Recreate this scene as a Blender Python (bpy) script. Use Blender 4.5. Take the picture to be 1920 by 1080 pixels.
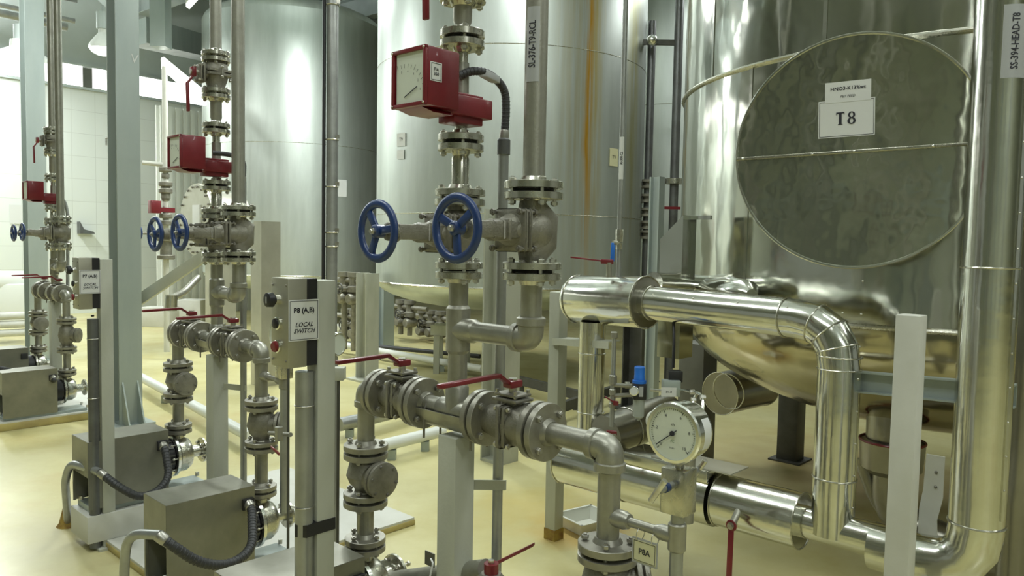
import bpy, bmesh, math, random
from mathutils import Vector as V, Matrix
random.seed(7)
for o in list(bpy.data.objects): bpy.data.objects.remove(o)
SC = bpy.context.scene; COL = SC.collection
# ---------------------------------------------------------------- camera
FPX, EYE = 1450.0, 1.6
PITCH, ROLL = math.radians(3.35), math.radians(1.06)
Fw = V((0, math.cos(PITCH), -math.sin(PITCH))); U0 = V((0, math.sin(PITCH), math.cos(PITCH))); R0 = V((1, 0, 0))
Rt = R0*math.cos(ROLL) + U0*math.sin(ROLL); Up = U0*math.cos(ROLL) - R0*math.sin(ROLL)
cd = bpy.data.cameras.new('camera'); cam = bpy.data.objects.new('camera', cd); COL.objects.link(cam)
cd.sensor_width = 36; cd.lens = 36*FPX/1920; cd.clip_start = .05; cd.clip_end = 200
cm = Matrix((Rt, Up, -Fw)).transposed().to_4x4(); cm.translation = V((0, 0, EYE)); cam.matrix_world = cm
SC.camera = cam
# ---------------------------------------------------------------- light and exposure
w = bpy.data.worlds.new('world'); SC.world = w; w.use_nodes = True
w.node_tree.nodes['Background'].inputs[0].default_value = (.60, .66, .54, 1)
w.node_tree.nodes['Background'].inputs[1].default_value = .42
SC.view_settings.view_transform = 'Standard'; SC.view_settings.look = 'None'
SC.view_settings.exposure = -0.12; SC.view_settings.gamma = 1; SC.view_settings.use_curve_mapping = False
def area(loc, sx, sy, power, rot=(0, 0, 0), col=(.95, 1, .97)):
    l = bpy.data.lights.new('tube_and_fill_light', 'AREA'); l.shape = 'RECTANGLE'; l.size = sx; l.size_y = sy; l.energy = power; l.color = col
    o = bpy.data.objects.new('tube_and_fill_light', l); COL.objects.link(o); o.location = loc; o.rotation_euler = rot
    return o
ZA = math.atan2(-.685, .73)          # heading of the pump rows
for (x, y, p) in ((-.8, .0, 60), (2.4, 1.4, 60), (-2.6, 3.0, 80), (.6, 5.4, 120), (-6.6, 8.5, 200), (-2.4, 10.0, 300), (5.0, 2.0, 60),
                  (-9.5, 13.0, 330), (3.4, 9.5, 110), (3, -4, 130)):
    area((x, y, 5.15), 2.4, .3, p, (0, 0, ZA))
    area((x, y, 5.30), 2.4, .3, p*.75, (math.pi, 0, ZA))      # upward fill lamps added to brighten the roof, no fittings there
# ---------------------------------------------------------------- pixel helpers (photograph is 1920x1080)
C0 = V((0, 0, EYE))
def ray(px, py): return Fw + Rt*((px-960)/FPX) + Up*((540-py)/FPX)
def P(px, py, y): r = ray(px, py); return C0 + r*(y/r.y)
def XY(px, py, y): p = P(px, py, y); return V((p.x, p.y, 0))
def G(px, py, z=0.0): r = ray(px, py); return C0 + r*((z-EYE)/r.z)
def proj(p):
    d = p - C0; f = d.dot(Fw); return (960+FPX*d.dot(Rt)/f, 540-FPX*d.dot(Up)/f)
def hz(xy, py):                     # height of the vertical line over xy that shows at image row py
    a, b = -2.0, 9.0
    for _ in range(40):
        m = (a+b)/2
        if proj(V((xy.x, xy.y, m)))[1] > py: a = m
        else: b = m
    return a
A = V((.73, -.685, 0)).normalized(); U = V((-.685, -.73, 0)).normalized(); Z = V((0, 0, 1))
def at(xy, h): return V((xy.x, xy.y, h))
# ---------------------------------------------------------------- materials
MATS = {}
def nd(t, k, **kw):
    n = t.nodes.new(k)
    for a, b in kw.items():
        if a in n.inputs: n.inputs[a].default_value = b
        else: setattr(n, a, b)
    return n
def mat(name, col, rough=.5, metal=0.0, col2=None, nscale=6, ndet=5, stretch=(1, 1, 1), bump=0.0, bscale=60, rvar=0.0, contrast=(.35, .7), coat=0, bstretch=None, extra=None):
    m = bpy.data.materials.new(name); m.use_nodes = True; t = m.node_tree; b = t.nodes['Principled BSDF']
    b.inputs['Base Color'].default_value = (*col, 1); b.inputs['Roughness'].default_value = rough; b.inputs['Metallic'].default_value = metal
    if coat: b.inputs['Coat Weight'].default_value = coat; b.inputs['Coat Roughness'].default_value = .08
    tc = nd(t, 'ShaderNodeNewGeometry'); mp = nd(t, 'ShaderNodeMapping'); mp.inputs['Scale'].default_value = stretch
    t.links.new(tc.outputs['Position'], mp.inputs['Vector'])
    last = None
    if col2:
        n = nd(t, 'ShaderNodeTexNoise', Scale=nscale, Detail=ndet, Roughness=.6); t.links.new(mp.outputs[0], n.inputs['Vector'])
        r = nd(t, 'ShaderNodeMapRange'); r.inputs[1].default_value = contrast[0]; r.inputs[2].default_value = contrast[1]
        t.links.new(n.outputs['Fac'], r.inputs[0])
        x = nd(t, 'ShaderNodeMix', data_type='RGBA'); x.inputs[6].default_value = (*col, 1); x.inputs[7].default_value = (*col2, 1)
        t.links.new(r.outputs[0], x.inputs[0]); t.links.new(x.outputs[2], b.inputs['Base Color']); last = x.outputs[2]
        if rvar:
            q = nd(t, 'ShaderNodeMapRange'); q.inputs[3].default_value = rough-rvar; q.inputs[4].default_value = rough+rvar
            t.links.new(r.outputs[0], q.inputs[0]); t.links.new(q.outputs[0], b.inputs['Roughness'])
    if bump:
        n = nd(t, 'ShaderNodeTexNoise', Scale=bscale, Detail=3)
        if bstretch:
            mq = nd(t, 'ShaderNodeMapping'); mq.inputs['Scale'].default_value = bstretch; t.links.new(tc.outputs['Position'], mq.inputs['Vector']); t.links.new(mq.outputs[0], n.inputs['Vector'])
        else: t.links.new(tc.outputs['Position'], n.inputs['Vector'])
        q = nd(t, 'ShaderNodeBump', Strength=1.0, Distance=bump); t.links.new(n.outputs['Fac'], q.inputs['Height']); t.links.new(q.outputs[0], b.inputs['Normal'])
    if extra: extra(t, b, tc, last)
    MATS[name] = m; return m
mat('pipe', (.38, .375, .325), .42, .72, (.28, .275, .23), 9, bump=.0006, bscale=140, rvar=.08)
mat('cast', (.29, .28, .235), .52, .62, (.19, .18, .145), 14, bump=.0016, bscale=170, rvar=.08)
mat('machined', (.56, .55, .48), .27, .95, (.44, .43, .36), 30, rvar=.08)
mat('bolt', (.66, .65, .60), .28, .95, (.4, .38, .33), 40)
mat('bolt_dark', (.22, .21, .18), .5, .7)
mat('gasket', (.012, .012, .012), .7)
mat('chrome', (.78, .78, .74), .14, 1.0)
mat('red', (.18, .011, .018), .36, 0, (.14, .009, .015), 12, coat=.2)
mat('blue', (.012, .040, .155), .38, 0, (.008, .028, .115), 16, coat=.2)
mat('bright_blue', (.02, .16, .62), .35)
mat('green', (.10, .22, .12), .5)
mat('black', (.016, .016, .018), .45)
mat('rubber', (.035, .036, .038), .5, bump=.001, bscale=200)
mat('clear_bowl', (.35, .38, .36), .2, .1)
mat('paper', (.66, .67, .66), .6)
mat('paper_yellow', (.62, .60, .38), .6)
mat('silver_label', (.40, .41, .42), .5, .2)
mat('ink', (.02, .02, .03), .7)
mat('dial', (.60, .64, .56), .35, coat=.5)
mat('galv', (.40, .45, .43), .42, .35, (.33, .38, .37), 3, stretch=(1, 1, .25), rvar=.06)
mat('post_white', (.46, .47, .40), .5, .1, (.35, .36, .29), 4, stretch=(1, 1, .35), bump=.0006, bscale=90, contrast=(.45, .75))
mat('post_pale', (.60, .60, .55), .5, .0, (.52, .52, .46), 4)
mat('conduit', (.40, .41, .40), .38, .7, (.30, .31, .30), 8)
mat('conduit_dark', (.17, .18, .18), .42, .6, (.12, .12, .12), 8)
mat('housing', (.27, .265, .215), .42, .6, (.20, .20, .16), 5, rvar=.05)
mat('switch_steel', (.42, .41, .33), .4, .6, (.36, .35, .28), 5)
mat('leg_grey', (.15, .15, .125), .5, .5, (.11, .11, .09), 4)
mat('dull_flange', (.36, .35, .30), .42, .75, (.27, .26, .22), 20)
mat('bolt_dull', (.40, .39, .35), .38, .85)
mat('housing_light', (.50, .49, .42), .35, .5, (.43, .42, .35), 5)
mat('dark_steel', (.10, .10, .09), .5, .4, (.06, .06, .05), 6)
mat('concrete', (.50, .50, .42), .6, 0, (.36, .33, .20), 3.2, bump=.002, bscale=40, contrast=(.4, .7))
mat('plinth_yellow', (.46, .38, .14), .5, 0, (.34, .27, .11), 5, contrast=(.4, .7))
mat('rust', (.22, .12, .03), .8, 0, (.38, .28, .05), 20)
mat('plastic_tray', (.74, .75, .68), .3)
mat('brown', (.20, .08, .03), .7)
mat('white_enamel', (.72, .74, .70), .3)
def tank_extra(t, b, tc, last):
    # faint vertical brushing in the roughness
    mp = nd(t, 'ShaderNodeMapping'); mp.inputs['Scale'].default_value = (14, 14, .35)
    t.links.new(tc.outputs['Position'], mp.inputs['Vector'])
    n = nd(t, 'ShaderNodeTexNoise', Scale=1.0, Detail=6); t.links.new(mp.outputs[0], n.inputs['Vector'])
    r = nd(t, 'ShaderNodeMapRange'); r.inputs[3].default_value = .33; r.inputs[4].default_value = .50
    t.links.new(n.outputs['Fac'], r.inputs[0]); t.links.new(r.outputs[0], b.inputs['Roughness'])
mat('tank', (.60, .64, .61), .38, .82, (.50, .54, .51), 2.2, ndet=8, stretch=(2.4, 2.4, .35), extra=tank_extra, bump=.004, bscale=1.4)
def stain_extra(t, b, tc, last):
    tank_extra(t, b, tc, last)
    # brown drip running down one line of the shell
    sep = nd(t, 'ShaderNodeSeparateXYZ'); t.links.new(tc.outputs['Position'], sep.inputs[0])
    wob = nd(t, 'ShaderNodeTexNoise', Scale=1.3, Detail=4); mpw = nd(t, 'ShaderNodeMapping'); mpw.inputs['Scale'].default_value = (0, 0, 1); t.links.new(tc.outputs['Position'], mpw.inputs['Vector']); t.links.new(mpw.outputs[0], wob.inputs['Vector'])
    cur = last
    for (x0, wd, c, strength) in ((STAIN_X-.12, .30, (.45, .40, .20), .55), (STAIN_X+.07, .11, (.52, .42, .14), .8), (STAIN_X+.55, .13, (.45, .42, .16), .8), (STAIN_X, .060, (.60, .33, .04), 1.1)):
        a = nd(t, 'ShaderNodeMath', operation='MULTIPLY_ADD'); a.inputs[1].default_value = .14; a.inputs[2].default_value = -.07-x0; t.links.new(wob.outputs['Fac'], a.inputs[0])
        s = nd(t, 'ShaderNodeMath', operation='ADD'); t.links.new(sep.outputs[0], s.inputs[0]); t.links.new(a.outputs[0], s.inputs[1])
        ab = nd(t, 'ShaderNodeMath', operation='ABSOLUTE'); t.links.new(s.outputs[0], ab.inputs[0])
        r = nd(t, 'ShaderNodeMapRange'); r.inputs[1].default_value = wd; r.inputs[2].default_value = 0; r.inputs[3].default_value = 0; r.inputs[4].default_value = strength; t.links.new(ab.outputs[0], r.inputs[0])
        st = nd(t, 'ShaderNodeTexNoise', Scale=1, Detail=6); ms = nd(t, 'ShaderNodeMapping'); ms.inputs['Scale'].default_value = (26, 0, .7); t.links.new(tc.outputs['Position'], ms.inputs['Vector']); t.links.new(ms.outputs[0], st.inputs['Vector'])
        sr = nd(t, 'ShaderNodeMapRange'); sr.inputs[1].default_value = .35; sr.inputs[2].default_value = .55; t.links.new(st.outputs['Fac'], sr.inputs[0])
        mu = nd(t, 'ShaderNodeMath', operation='MULTIPLY'); t.links.new(r.outputs[0], mu.inputs[0]); t.links.new(sr.outputs[0], mu.inputs[1])
        # fades out towards the lower third
        zr = nd(t, 'ShaderNodeMapRange'); zr.inputs[1].default_value = 1.5; zr.inputs[2].default_value = 2.6; zr.inputs[3].default_value = .25; t.links.new(sep.outputs[2], zr.inputs[0])
        m2 = nd(t, 'ShaderNodeMath', operation='MULTIPLY'); t.links.new(mu.outputs[0], m2.inputs[0]); t.links.new(zr.outputs[0], m2.inputs[1])
        x = nd(t, 'ShaderNodeMix', data_type='RGBA'); x.inputs[7].default_value = (*c, 1); t.links.new(m2.outputs[0], x.inputs[0]); t.links.new(cur, x.inputs[6]); cur = x.outputs[2]
    t.links.new(cur, b.inputs['Base Color'])
STAIN_X = P(1103, 250, 8.15).x
mat('tank_stained', (.60, .64, .61), .38, .82, (.50, .54, .51), 2.2, ndet=8, stretch=(2.4, 2.4, .35), extra=stain_extra, bump=.004, bscale=1.4)
mat('clad', (.66, .67, .62), .12, 1.0, (.58, .59, .53), 3, bump=.012, bscale=2.6, bstretch=(1, 1, .55), rvar=.03)
mat('clad_pipe', (.70, .70, .65), .17, 1.0, (.60, .60, .54), 6, bump=.003, bscale=7, rvar=.04)
mat('clad_dull', (.47, .48, .41), .085, .92, (.40, .41, .34), 2.5, bump=.012, bscale=3.4, rvar=.02)
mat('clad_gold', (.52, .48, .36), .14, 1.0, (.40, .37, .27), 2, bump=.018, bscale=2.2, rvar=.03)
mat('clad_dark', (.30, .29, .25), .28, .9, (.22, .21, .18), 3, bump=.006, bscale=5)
def floor_extra(t, b, tc, last):
    # rusty puddle stains and grime
    n = nd(t, 'ShaderNodeTexNoise', Scale=.55, Detail=9, Roughness=.7); t.links.new(tc.outputs['Position'], n.inputs['Vector'])
    r = nd(t, 'ShaderNodeMapRange'); r.inputs[1].default_value = .52; r.inputs[2].default_value = .72; t.links.new(n.outputs['Fac'], r.inputs[0])
    x = nd(t, 'ShaderNodeMix', data_type='RGBA'); x.inputs[7].default_value = (.42, .27, .07, 1)
    mu = nd(t, 'ShaderNodeMath', operation='MULTIPLY'); mu.inputs[1].default_value = .55; t.links.new(r.outputs[0], mu.inputs[0]); t.links.new(mu.outputs[0], x.inputs[0])
    t.links.new(last, x.inputs[6])
    cur = x.outputs[2]
    for (c, rad, colr, st) in FLOOR_STAINS:
        vs = nd(t, 'ShaderNodeVectorMath', operation='DISTANCE'); t.links.new(tc.outputs['Position'], vs.inputs[0]); vs.inputs[1].default_value = (c.x, c.y, 0)
        nn = nd(t, 'ShaderNodeTexNoise', Scale=5, Detail=6); t.links.new(tc.outputs['Position'], nn.inputs['Vector'])
        ad = nd(t, 'ShaderNodeMath', operation='MULTIPLY_ADD'); ad.inputs[1].default_value = rad*1.3; t.links.new(nn.outputs['Fac'], ad.inputs[0]); t.links.new(vs.outputs['Value'], ad.inputs[2])
        rr = nd(t, 'ShaderNodeMapRange'); rr.inputs[1].default_value = rad*1.9; rr.inputs[2].default_value = rad*1.0; rr.inputs[3].default_value = 0; rr.inputs[4].default_value = st; t.links.new(ad.outputs[0], rr.inputs[0])
        y = nd(t, 'ShaderNodeMix', data_type='RGBA'); y.inputs[7].default_value = (*colr, 1); t.links.new(rr.outputs[0], y.inputs[0]); t.links.new(cur, y.inputs[6]); cur = y.outputs[2]
    t.links.new(cur, b.inputs['Base Color'])
FLOOR_STAINS = [(G(1095, 990), .32, (.42, .22, .03), .75), (G(1010, 960), .45, (.55, .42, .12), .5), (G(1640, 900), .9, (.34, .23, .09), .6), (G(120, 1000), .5, (.46, .42, .26), .6), (G(1400, 840), .9, (.45, .36, .16), .45)]
mat('floor', (.58, .54, .29), .36, 0, (.47, .42, .18), 1.6, ndet=8, bump=.002, bscale=2.5, rvar=.07, coat=0.06, contrast=(.38, .68), extra=floor_extra)
def tiles(name, col, line, sc=2.2):
    def ex(t, b, tc, last):
        br = nd(t, 'ShaderNodeTexBrick'); br.offset = 0; br.inputs['Scale'].default_value = sc; br.inputs['Color1'].default_value = (*col, 1); br.inputs['Color2'].default_value = (*[c*.97 for c in col], 1)
        br.inputs['Mortar'].default_value = (*line, 1); br.inputs['Mortar Size'].default_value = .012; br.inputs['Brick Width'].default_value = 1.0; br.inputs['Row Height'].default_value = 1.0
        tx = nd(t, 'ShaderNodeTexCoord'); t.links.new(tx.outputs['Object'], br.inputs['Vector']); t.links.new(br.outputs['Color'], b.inputs['Base Color'])
    return mat(name, col, .35, extra=ex)
tiles('wall', (.74, .78, .75), (.60, .63, .60))
mat('wall_upper', (.55, .60, .59), .6, 0, (.48, .53, .52), 1)
mat('ceiling', (.55, .60, .59), .6, 0, (.47, .52, .51), 1)
mat('beam', (.52, .58, .57), .5, .1, (.42, .47, .46), 2)
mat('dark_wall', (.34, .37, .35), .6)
mat('wall_olive', (.60, .63, .53), .6, 0, (.42, .45, .37), .8)
def emis(name, col, s):
    m = bpy.data.materials.new(name); m.use_nodes = True; b = m.node_tree.nodes['Principled BSDF']
    b.inputs['Base Color'].default_value = (.8, .8, .8, 1); b.inputs['Emission Color'].default_value = (*col, 1); b.inputs['Emission Strength'].default_value = s; MATS[name] = m
emis('lamp_glow', (1, 1, .97), 2.4)
# ---------------------------------------------------------------- mesh builder
def frame(ax):
    ax = ax.normalized(); h = Z if abs(ax.z) < .95 else V((1, 0, 0))
    a = h.cross(ax).normalized(); return a, ax.cross(a)
def fillet(pts, R, n=6):
    pts = [V(p) for p in pts]; out = [pts[0]]
    for i in range(1, len(pts)-1):
        a, b, c = pts[i-1], pts[i], pts[i+1]; u = (a-b); v = (c-b); d = min(R, u.length*.49, v.length*.49)
        s, e = b+u.normalized()*d, b+v.normalized()*d
        for k in range(n+1):
            t = k/n; out.append(s*(1-t)**2 + b*2*t*(1-t) + e*t*t)
    out.append(pts[-1]); return out
class MB:
    def __init__(s): s.v = []; s.f = []
    def ring(s, c, a, b, r, n): i = len(s.v); s.v += [c+a*(r*math.cos(2*math.pi*k/n))+b*(r*math.sin(2*math.pi*k/n)) for k in range(n)]; return i
    def skin(s, i, j, n):
        for k in range(n): s.f.append((i+k, i+(k+1) % n, j+(k+1) % n, j+k))
    def lathe(s, p, ax, prof, n=24, cap=True):
        a, b = frame(ax); ax = ax.normalized(); p = V(p); rs = [s.ring(p+ax*t, a, b, max(r, 1e-5), n) for t, r in prof]
        for i, j in zip(rs, rs[1:]): s.skin(i, j, n)
        if cap: s.f.append(tuple(range(rs[0]+n-1, rs[0]-1, -1))); s.f.append(tuple(range(rs[-1], rs[-1]+n)))
        return s
    def cyl(s, p0, p1, r, n=20, r2=None):
        p0 = V(p0); p1 = V(p1); return s.lathe(p0, p1-p0, [(0, r), ((p1-p0).length, r if r2 is None else r2)], n)
    def tube(s, pts, r, n=14, R=0, closed=False):
        if R: pts = fillet(pts, R)
        pts = [V(p) for p in pts]; d = (pts[1]-pts[0]).normalized(); a, b = frame(d); rs = []
        for i, p in enumerate(pts):
            if i == 0: t = d
            elif i == len(pts)-1: t = (pts[i]-pts[i-1]).normalized()
            else: t = ((pts[i+1]-p).normalized()+(p-pts[i-1]).normalized()).normalized()
            a = (a - t*a.dot(t)).normalized(); b = t.cross(a)
            rr = r[i] if isinstance(r, (list, tuple)) else r
            rs.append(s.ring(p, a, b, rr, n))
        for i, j in zip(rs, rs[1:]): s.skin(i, j, n)
        s.f.append(tuple(range(rs[0]+n-1, rs[0]-1, -1))); s.f.append(tuple(range(rs[-1], rs[-1]+n)))
        return s
    def box(s, c, x, y, z, bev=0):
        """c centre; x,y,z full-size edge vectors"""
        c = V(c); i = len(s.v)
        if bev:
            X, Y, W = x.length/2, y.length/2, z.length/2; bx, by, bz = x.normalized(), y.normalized(), z.normalized()
            bm = bmesh.new(); bmesh.ops.create_cube(bm, size=2)
            for v in bm.verts: v.co = V((v.co.x*X, v.co.y*Y, v.co.z*W))
            bmesh.ops.bevel(bm, geom=list(bm.edges), offset=bev, segments=2, affect='EDGES', profile=.5)
            bm.verts.ensure_lookup_table()
            s.v += [c+bx*v.co.x+by*v.co.y+bz*v.co.z for v in bm.verts]
            s.f += [tuple(i+v.index for v in f.verts) for f in bm.faces]; bm.free(); return s
        for sx in (-.5, .5):
            for sy in (-.5, .5):
                for sz in (-.5, .5): s.v.append(c+x*sx+y*sy+z*sz)
        s.f += [tuple(i+k for k in q) for q in ((0, 1, 3, 2), (4, 6, 7, 5), (0, 4, 5, 1), (2, 3, 7, 6), (0, 2, 6, 4), (1, 5, 7, 3))]
        return s
    def bar(s, p0, p1, wv, hv, bev=0):
        p0 = V(p0); p1 = V(p1); return s.box((p0+p1)/2, p1-p0, wv, hv, bev)
    def torus(s, c, ax, R, r, n=32, m=10, sq=1.0):
        a, b = frame(ax); ax = ax.normalized(); base = len(s.v); c = V(c)
        for i in range(n):
            t = 2*math.pi*i/n; d = a*math.cos(t)+b*math.sin(t)
            for j in range(m):
                u = 2*math.pi*j/m; s.v.append(c+d*(R+r*math.cos(u))+ax*(r*sq*math.sin(u)))
        for i in range(n):
            for j in range(m): s.f.append((base+i*m+j, base+((i+1) % n)*m+j, base+((i+1) % n)*m+(j+1) % m, base+i*m+(j+1) % m))
        return s
    def sphere(s, c, r, n=20, m=12, sc=(1, 1, 1)):
        c = V(c); base = len(s.v)
        for i in range(m+1):
            t = math.pi*i/m
            for j in range(n):
                u = 2*math.pi*j/n; s.v.append(c+V((r*sc[0]*math.sin(t)*math.cos(u), r*sc[1]*math.sin(t)*math.sin(u), r*sc[2]*math.cos(t))))
        for i in range(m):
            for j in range(n): s.f.append((base+i*n+j, base+(i+1)*n+j, base+(i+1)*n+(j+1) % n, base+i*n+(j+1) % n))
        return s
    def poly(s, pts, ext):
        """prism: polygon pts extruded by vector ext"""
        i = len(s.v); n = len(pts); s.v += [V(p) for p in pts] + [V(p)+ext for p in pts]
        s.f.append(tuple(range(i+n-1, i-1, -1))); s.f.append(tuple(range(i+n, i+2*n)))
        for k in range(n): s.f.append((i+k, i+(k+1) % n, i+n+(k+1) % n, i+n+k))
        return s
    def patch(s, c, r, a0, a1, z0, z1, th=.001, n=8):
        """curved sheet on a vertical cylinder of radius r about c; angles from +x"""
        i = len(s.v)
        for k in range(n+1):
            t = a0+(a1-a0)*k/n
            for (rr, zz) in ((r, z0), (r, z1), (r+th, z1), (r+th, z0)): s.v.append(V((c.x+rr*math.cos(t), c.y+rr*math.sin(t), zz)))
        for k in range(n):
            for q in range(4): s.f.append((i+k*4+q, i+k*4+(q+1) % 4, i+(k+1)*4+(q+1) % 4, i+(k+1)*4+q))
        s.f.append((i, i+1, i+2, i+3)); s.f.append((i+n*4+3, i+n*4+2, i+n*4+1, i+n*4)); return s
# parents never rotate or scale, so world positions are plain sums
def thing(name, loc, label, cat, group=None):
    o = bpy.data.objects.new(name, None); COL.objects.link(o); o.location = loc; o.matrix_world = Matrix.Translation(V(loc)); o.empty_display_size = .05
    o['label'] = label; o['category'] = cat
    if group: o['group'] = group
    return o
def wpos(o):
    p = V((0, 0, 0))
    while o: p = p + o.location; o = o.parent
    return p
def build(s, name, m, parent=None, label=None, smooth=True):
    off = wpos(parent) if parent else V((0, 0, 0))
    me = bpy.data.meshes.new(name); me.from_pydata([v-off for v in s.v], [], s.f)
    bm = bmesh.new(); bm.from_mesh(me); bmesh.ops.recalc_face_normals(bm, faces=bm.faces)
    for f in bm.faces: f.smooth = smooth
    for e in bm.edges:
        if len(e.link_faces) == 2 and e.link_faces[0].normal.angle(e.link_faces[1].normal, 0) > .6: e.smooth = False
    bm.to_mesh(me); bm.free()
    me.materials.append(MATS[m]); o = bpy.data.objects.new(name, me); COL.objects.link(o)
    if parent: o.parent = parent
    if label: o['label'] = label
    return o
MB.build = build
def tag(o, label, cat, group=None):
    o['label'] = label; o['category'] = cat
    if group: o['group'] = group
    return o
def struct(o): o['kind'] = 'structure'; return o
BOLTS = {}
def bolt_mesh(L, r, m):
    k = (round(L, 3), round(r, 4), m)
    if k not in BOLTS:
        b = MB(); b.lathe(V((0, 0, -L/2)), Z, [(0, r*.55), (L, r*.55)], 10)
        for s in (-1, 1):
            z0 = -L/2+r*.35 if s < 0 else L/2-r*.35-r*1.1
            b.lathe(V((0, 0, z0)), Z, [(0, r*.98), (.15*r, r*1.1), (r*.95, r*1.1), (r*1.1, r*.98)], 6)
        me = bpy.data.meshes.new('bolt'); me.from_pydata(b.v, [], b.f); me.materials.append(MATS[m]); BOLTS[k] = me
    return BOLTS[k]
def bolts(parent, p, ax, R, n, L, r=.009, m='bolt', ph=.785):
    a, b = frame(ax); rot = Matrix((a, b, ax.normalized())).transposed().to_4x4(); w0 = wpos(parent)
    for k in range(n):
        t = ph+2*math.pi*k/n; q = p+a*(R*math.cos(t))+b*(R*math.sin(t))
        o = bpy.data.objects.new('bolt', bolt_mesh(L, r, m)); COL.objects.link(o); o.parent = parent
        o.matrix_local = Matrix.Translation(q-w0) @ rot
def flange(root, p, ax, R=.08, th=.019, m='machined', side=0, nb=0, bl=.075, br=.0095, bm_='bolt', hub=.04, detail=2, ph=.785):
    """one plate, its outer face at p going back along -ax; hub on the -ax side; bolts if nb"""
    ax = ax.normalized(); s = MB(); c = .0015
    s.lathe(p-ax*(th+.014), ax, [(0, hub*.82), (.014, hub), (.0141, R-c), (.014+c, R), (.014+th-.004, R), (.014+th-.003, R-c*1.5), (.014+th-.003, hub*1.35), (.014+th, hub*1.35)], 32 if detail > 1 else 18)
    if nb and detail < 2:
        a, b = frame(ax)
        for k in range(nb):
            t = ph+2*math.pi*k/nb; q = p+a*(R*.76*math.cos(t))+b*(R*.76*math.sin(t)); s.cyl(q-ax*bl*.5, q+ax*bl*.5, br, 6)
    o = s.build('flange', m, root)
    if nb and detail > 1: bolts(o, p, ax, R*.76, nb, bl, br, bm_, ph)
    return o
def pair(rootA, rootB, p, ax, R=.08, detail=2, nb=4, hub=.04, th=.023, m='machined', ph=.785, br=.0095):
    """bolted joint at p: rootA owns the plate on the -ax side with the bolts, rootB the other"""
    ax = ax.normalized()
    f = flange(rootA, p-ax*.002, ax, R, th, m, nb=nb, bl=2*th+.034, hub=hub, detail=detail, ph=ph, br=br, bm_='bolt_dull' if m == 'dull_flange' else 'bolt')
    flange(rootB, p+ax*.002, -ax, R, th, m, hub=hub, detail=detail)
    if detail > 1: MB().cyl(p-ax*.0045, p+ax*.0045, R*.68, 24).build('gasket', 'gasket', rootA)
    return f
def text(root, s, size, c, right, up, m='ink', wrap=None, shear=0, bold=.0, squeeze=1.0, name='lettering', align='CENTER'):
    cu = bpy.data.curves.new('t', 'FONT'); cu.body = s; cu.size = size; cu.align_x = align; cu.align_y = 'CENTER'; cu.offset = bold*size; cu.shear = shear; cu.space_line = 1.0; cu.resolution_u = 2
    o = bpy.data.objects.new('t', cu); COL.objects.link(o); bpy.context.view_layer.update()
    me = bpy.data.meshes.new_from_object(o.evaluated_get(bpy.context.evaluated_depsgraph_get())); bpy.data.objects.remove(o)
    w0 = wpos(root)
    if wrap:
        bm = bmesh.new(); bm.from_mesh(me); bmesh.ops.subdivide_edges(bm, edges=[e for e in bm.edges if e.calc_length() > size*.12], cuts=4, use_grid_fill=True); bm.to_mesh(me); bm.free()
    for v in me.vertices:
        q = (c+right*(v.co.x*squeeze)+up*v.co.y) if not wrap else wrap(v.co.x*squeeze, v.co.y)
        v.co = q-w0
    me.materials.clear(); me.materials.append(MATS[m]); o = bpy.data.objects.new(name, me); COL.objects.link(o); o.parent = root; return o
def plate(root, name, m, c, right, up, wd, ht, th=.0015, border=None):
    n = right.cross(up).normalized(); s = MB().box(c+n*(th/2), right.normalized()*wd, up.normalized()*ht, n*th); o = s.build(name, m, root, smooth=False)
    if border:
        s = MB(); bw = border; q = c+n*(th+.0004); r_, u_ = right.normalized(), up.normalized()
        for sg in (-1, 1):
            s.box(q+u_*(sg*(ht/2-bw*3)), r_*(wd-bw*6), u_*bw, n*.0006); s.box(q+r_*(sg*(wd/2-bw*3)), r_*bw, u_*(ht-bw*6), n*.0006)
        s.build('printed_border', 'ink', root, smooth=False)
    return o
# ================================================================ the room
fl = MB().box(V((0, 12, -.05)), V((44, 0, 0)), V((0, 44, 0)), V((0, 0, .1))).build('floor', 'floor'); struct(fl)
def wall(name, p, d, a0, a1, z0, z1, m, th=.2):
    """vertical wall through p running along d; thickness behind"""
    n = V((-d.y, d.x, 0)); o = bpy.data.objects.new(name, None)
    me = bpy.data.meshes.new(name); L = a1-a0; s = MB().box(V(((a0+a1)/2, (z0+z1)/2, th/2)), V((L, 0, 0)), V((0, z1-z0, 0)), V((0, 0, th)))
    me.from_pydata(s.v, [], s.f); me.materials.append(MATS[m]); o = bpy.data.objects.new(name, me); COL.objects.link(o)
    o.matrix_world = Matrix((d, Z, n)).transposed().to_4x4(); o.matrix_world = Matrix.Translation(p) @ o.matrix_world
    return struct(o)
WD = V((.64, .77, 0)).normalized()
WP = V((-7.7, 17.0, 0))
wall('wall_left', WP, WD, -16, 14, 0, 4.55, 'wall')
wall('wall_left_upper', WP+Z*0, WD, -16, 14, 5.0, 8.6, 'wall_upper')
WN = V((WD.y, -WD.x, 0))
wb0 = WP+WD*14
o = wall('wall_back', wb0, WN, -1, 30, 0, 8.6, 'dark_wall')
wall('wall_front', V((-14, -7.5, 0)), V((-1, 0, 0)), -36, 6, 0, 8.6, 'wall_olive')
for k_, (x_, w_, m_) in enumerate(((-9.5, .5, 'galv'), (-7.6, .25, 'dark_wall'), (-6.2, .9, 'dark_wall'), (-4.1, .3, 'post_pale'), (-2.2, .6, 'galv'), (.4, .3, 'dark_wall'), (3.5, .8, 'dark_wall'))):
    struct(MB().box(V((x_, -7.3, 3.5)), V((w_, 0, 0)), V((0, .35, 0)), V((0, 0, 7))).build('trim_%d' % (k_+3), m_))  # pilasters added out of view to give the round cover something to reflect
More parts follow.
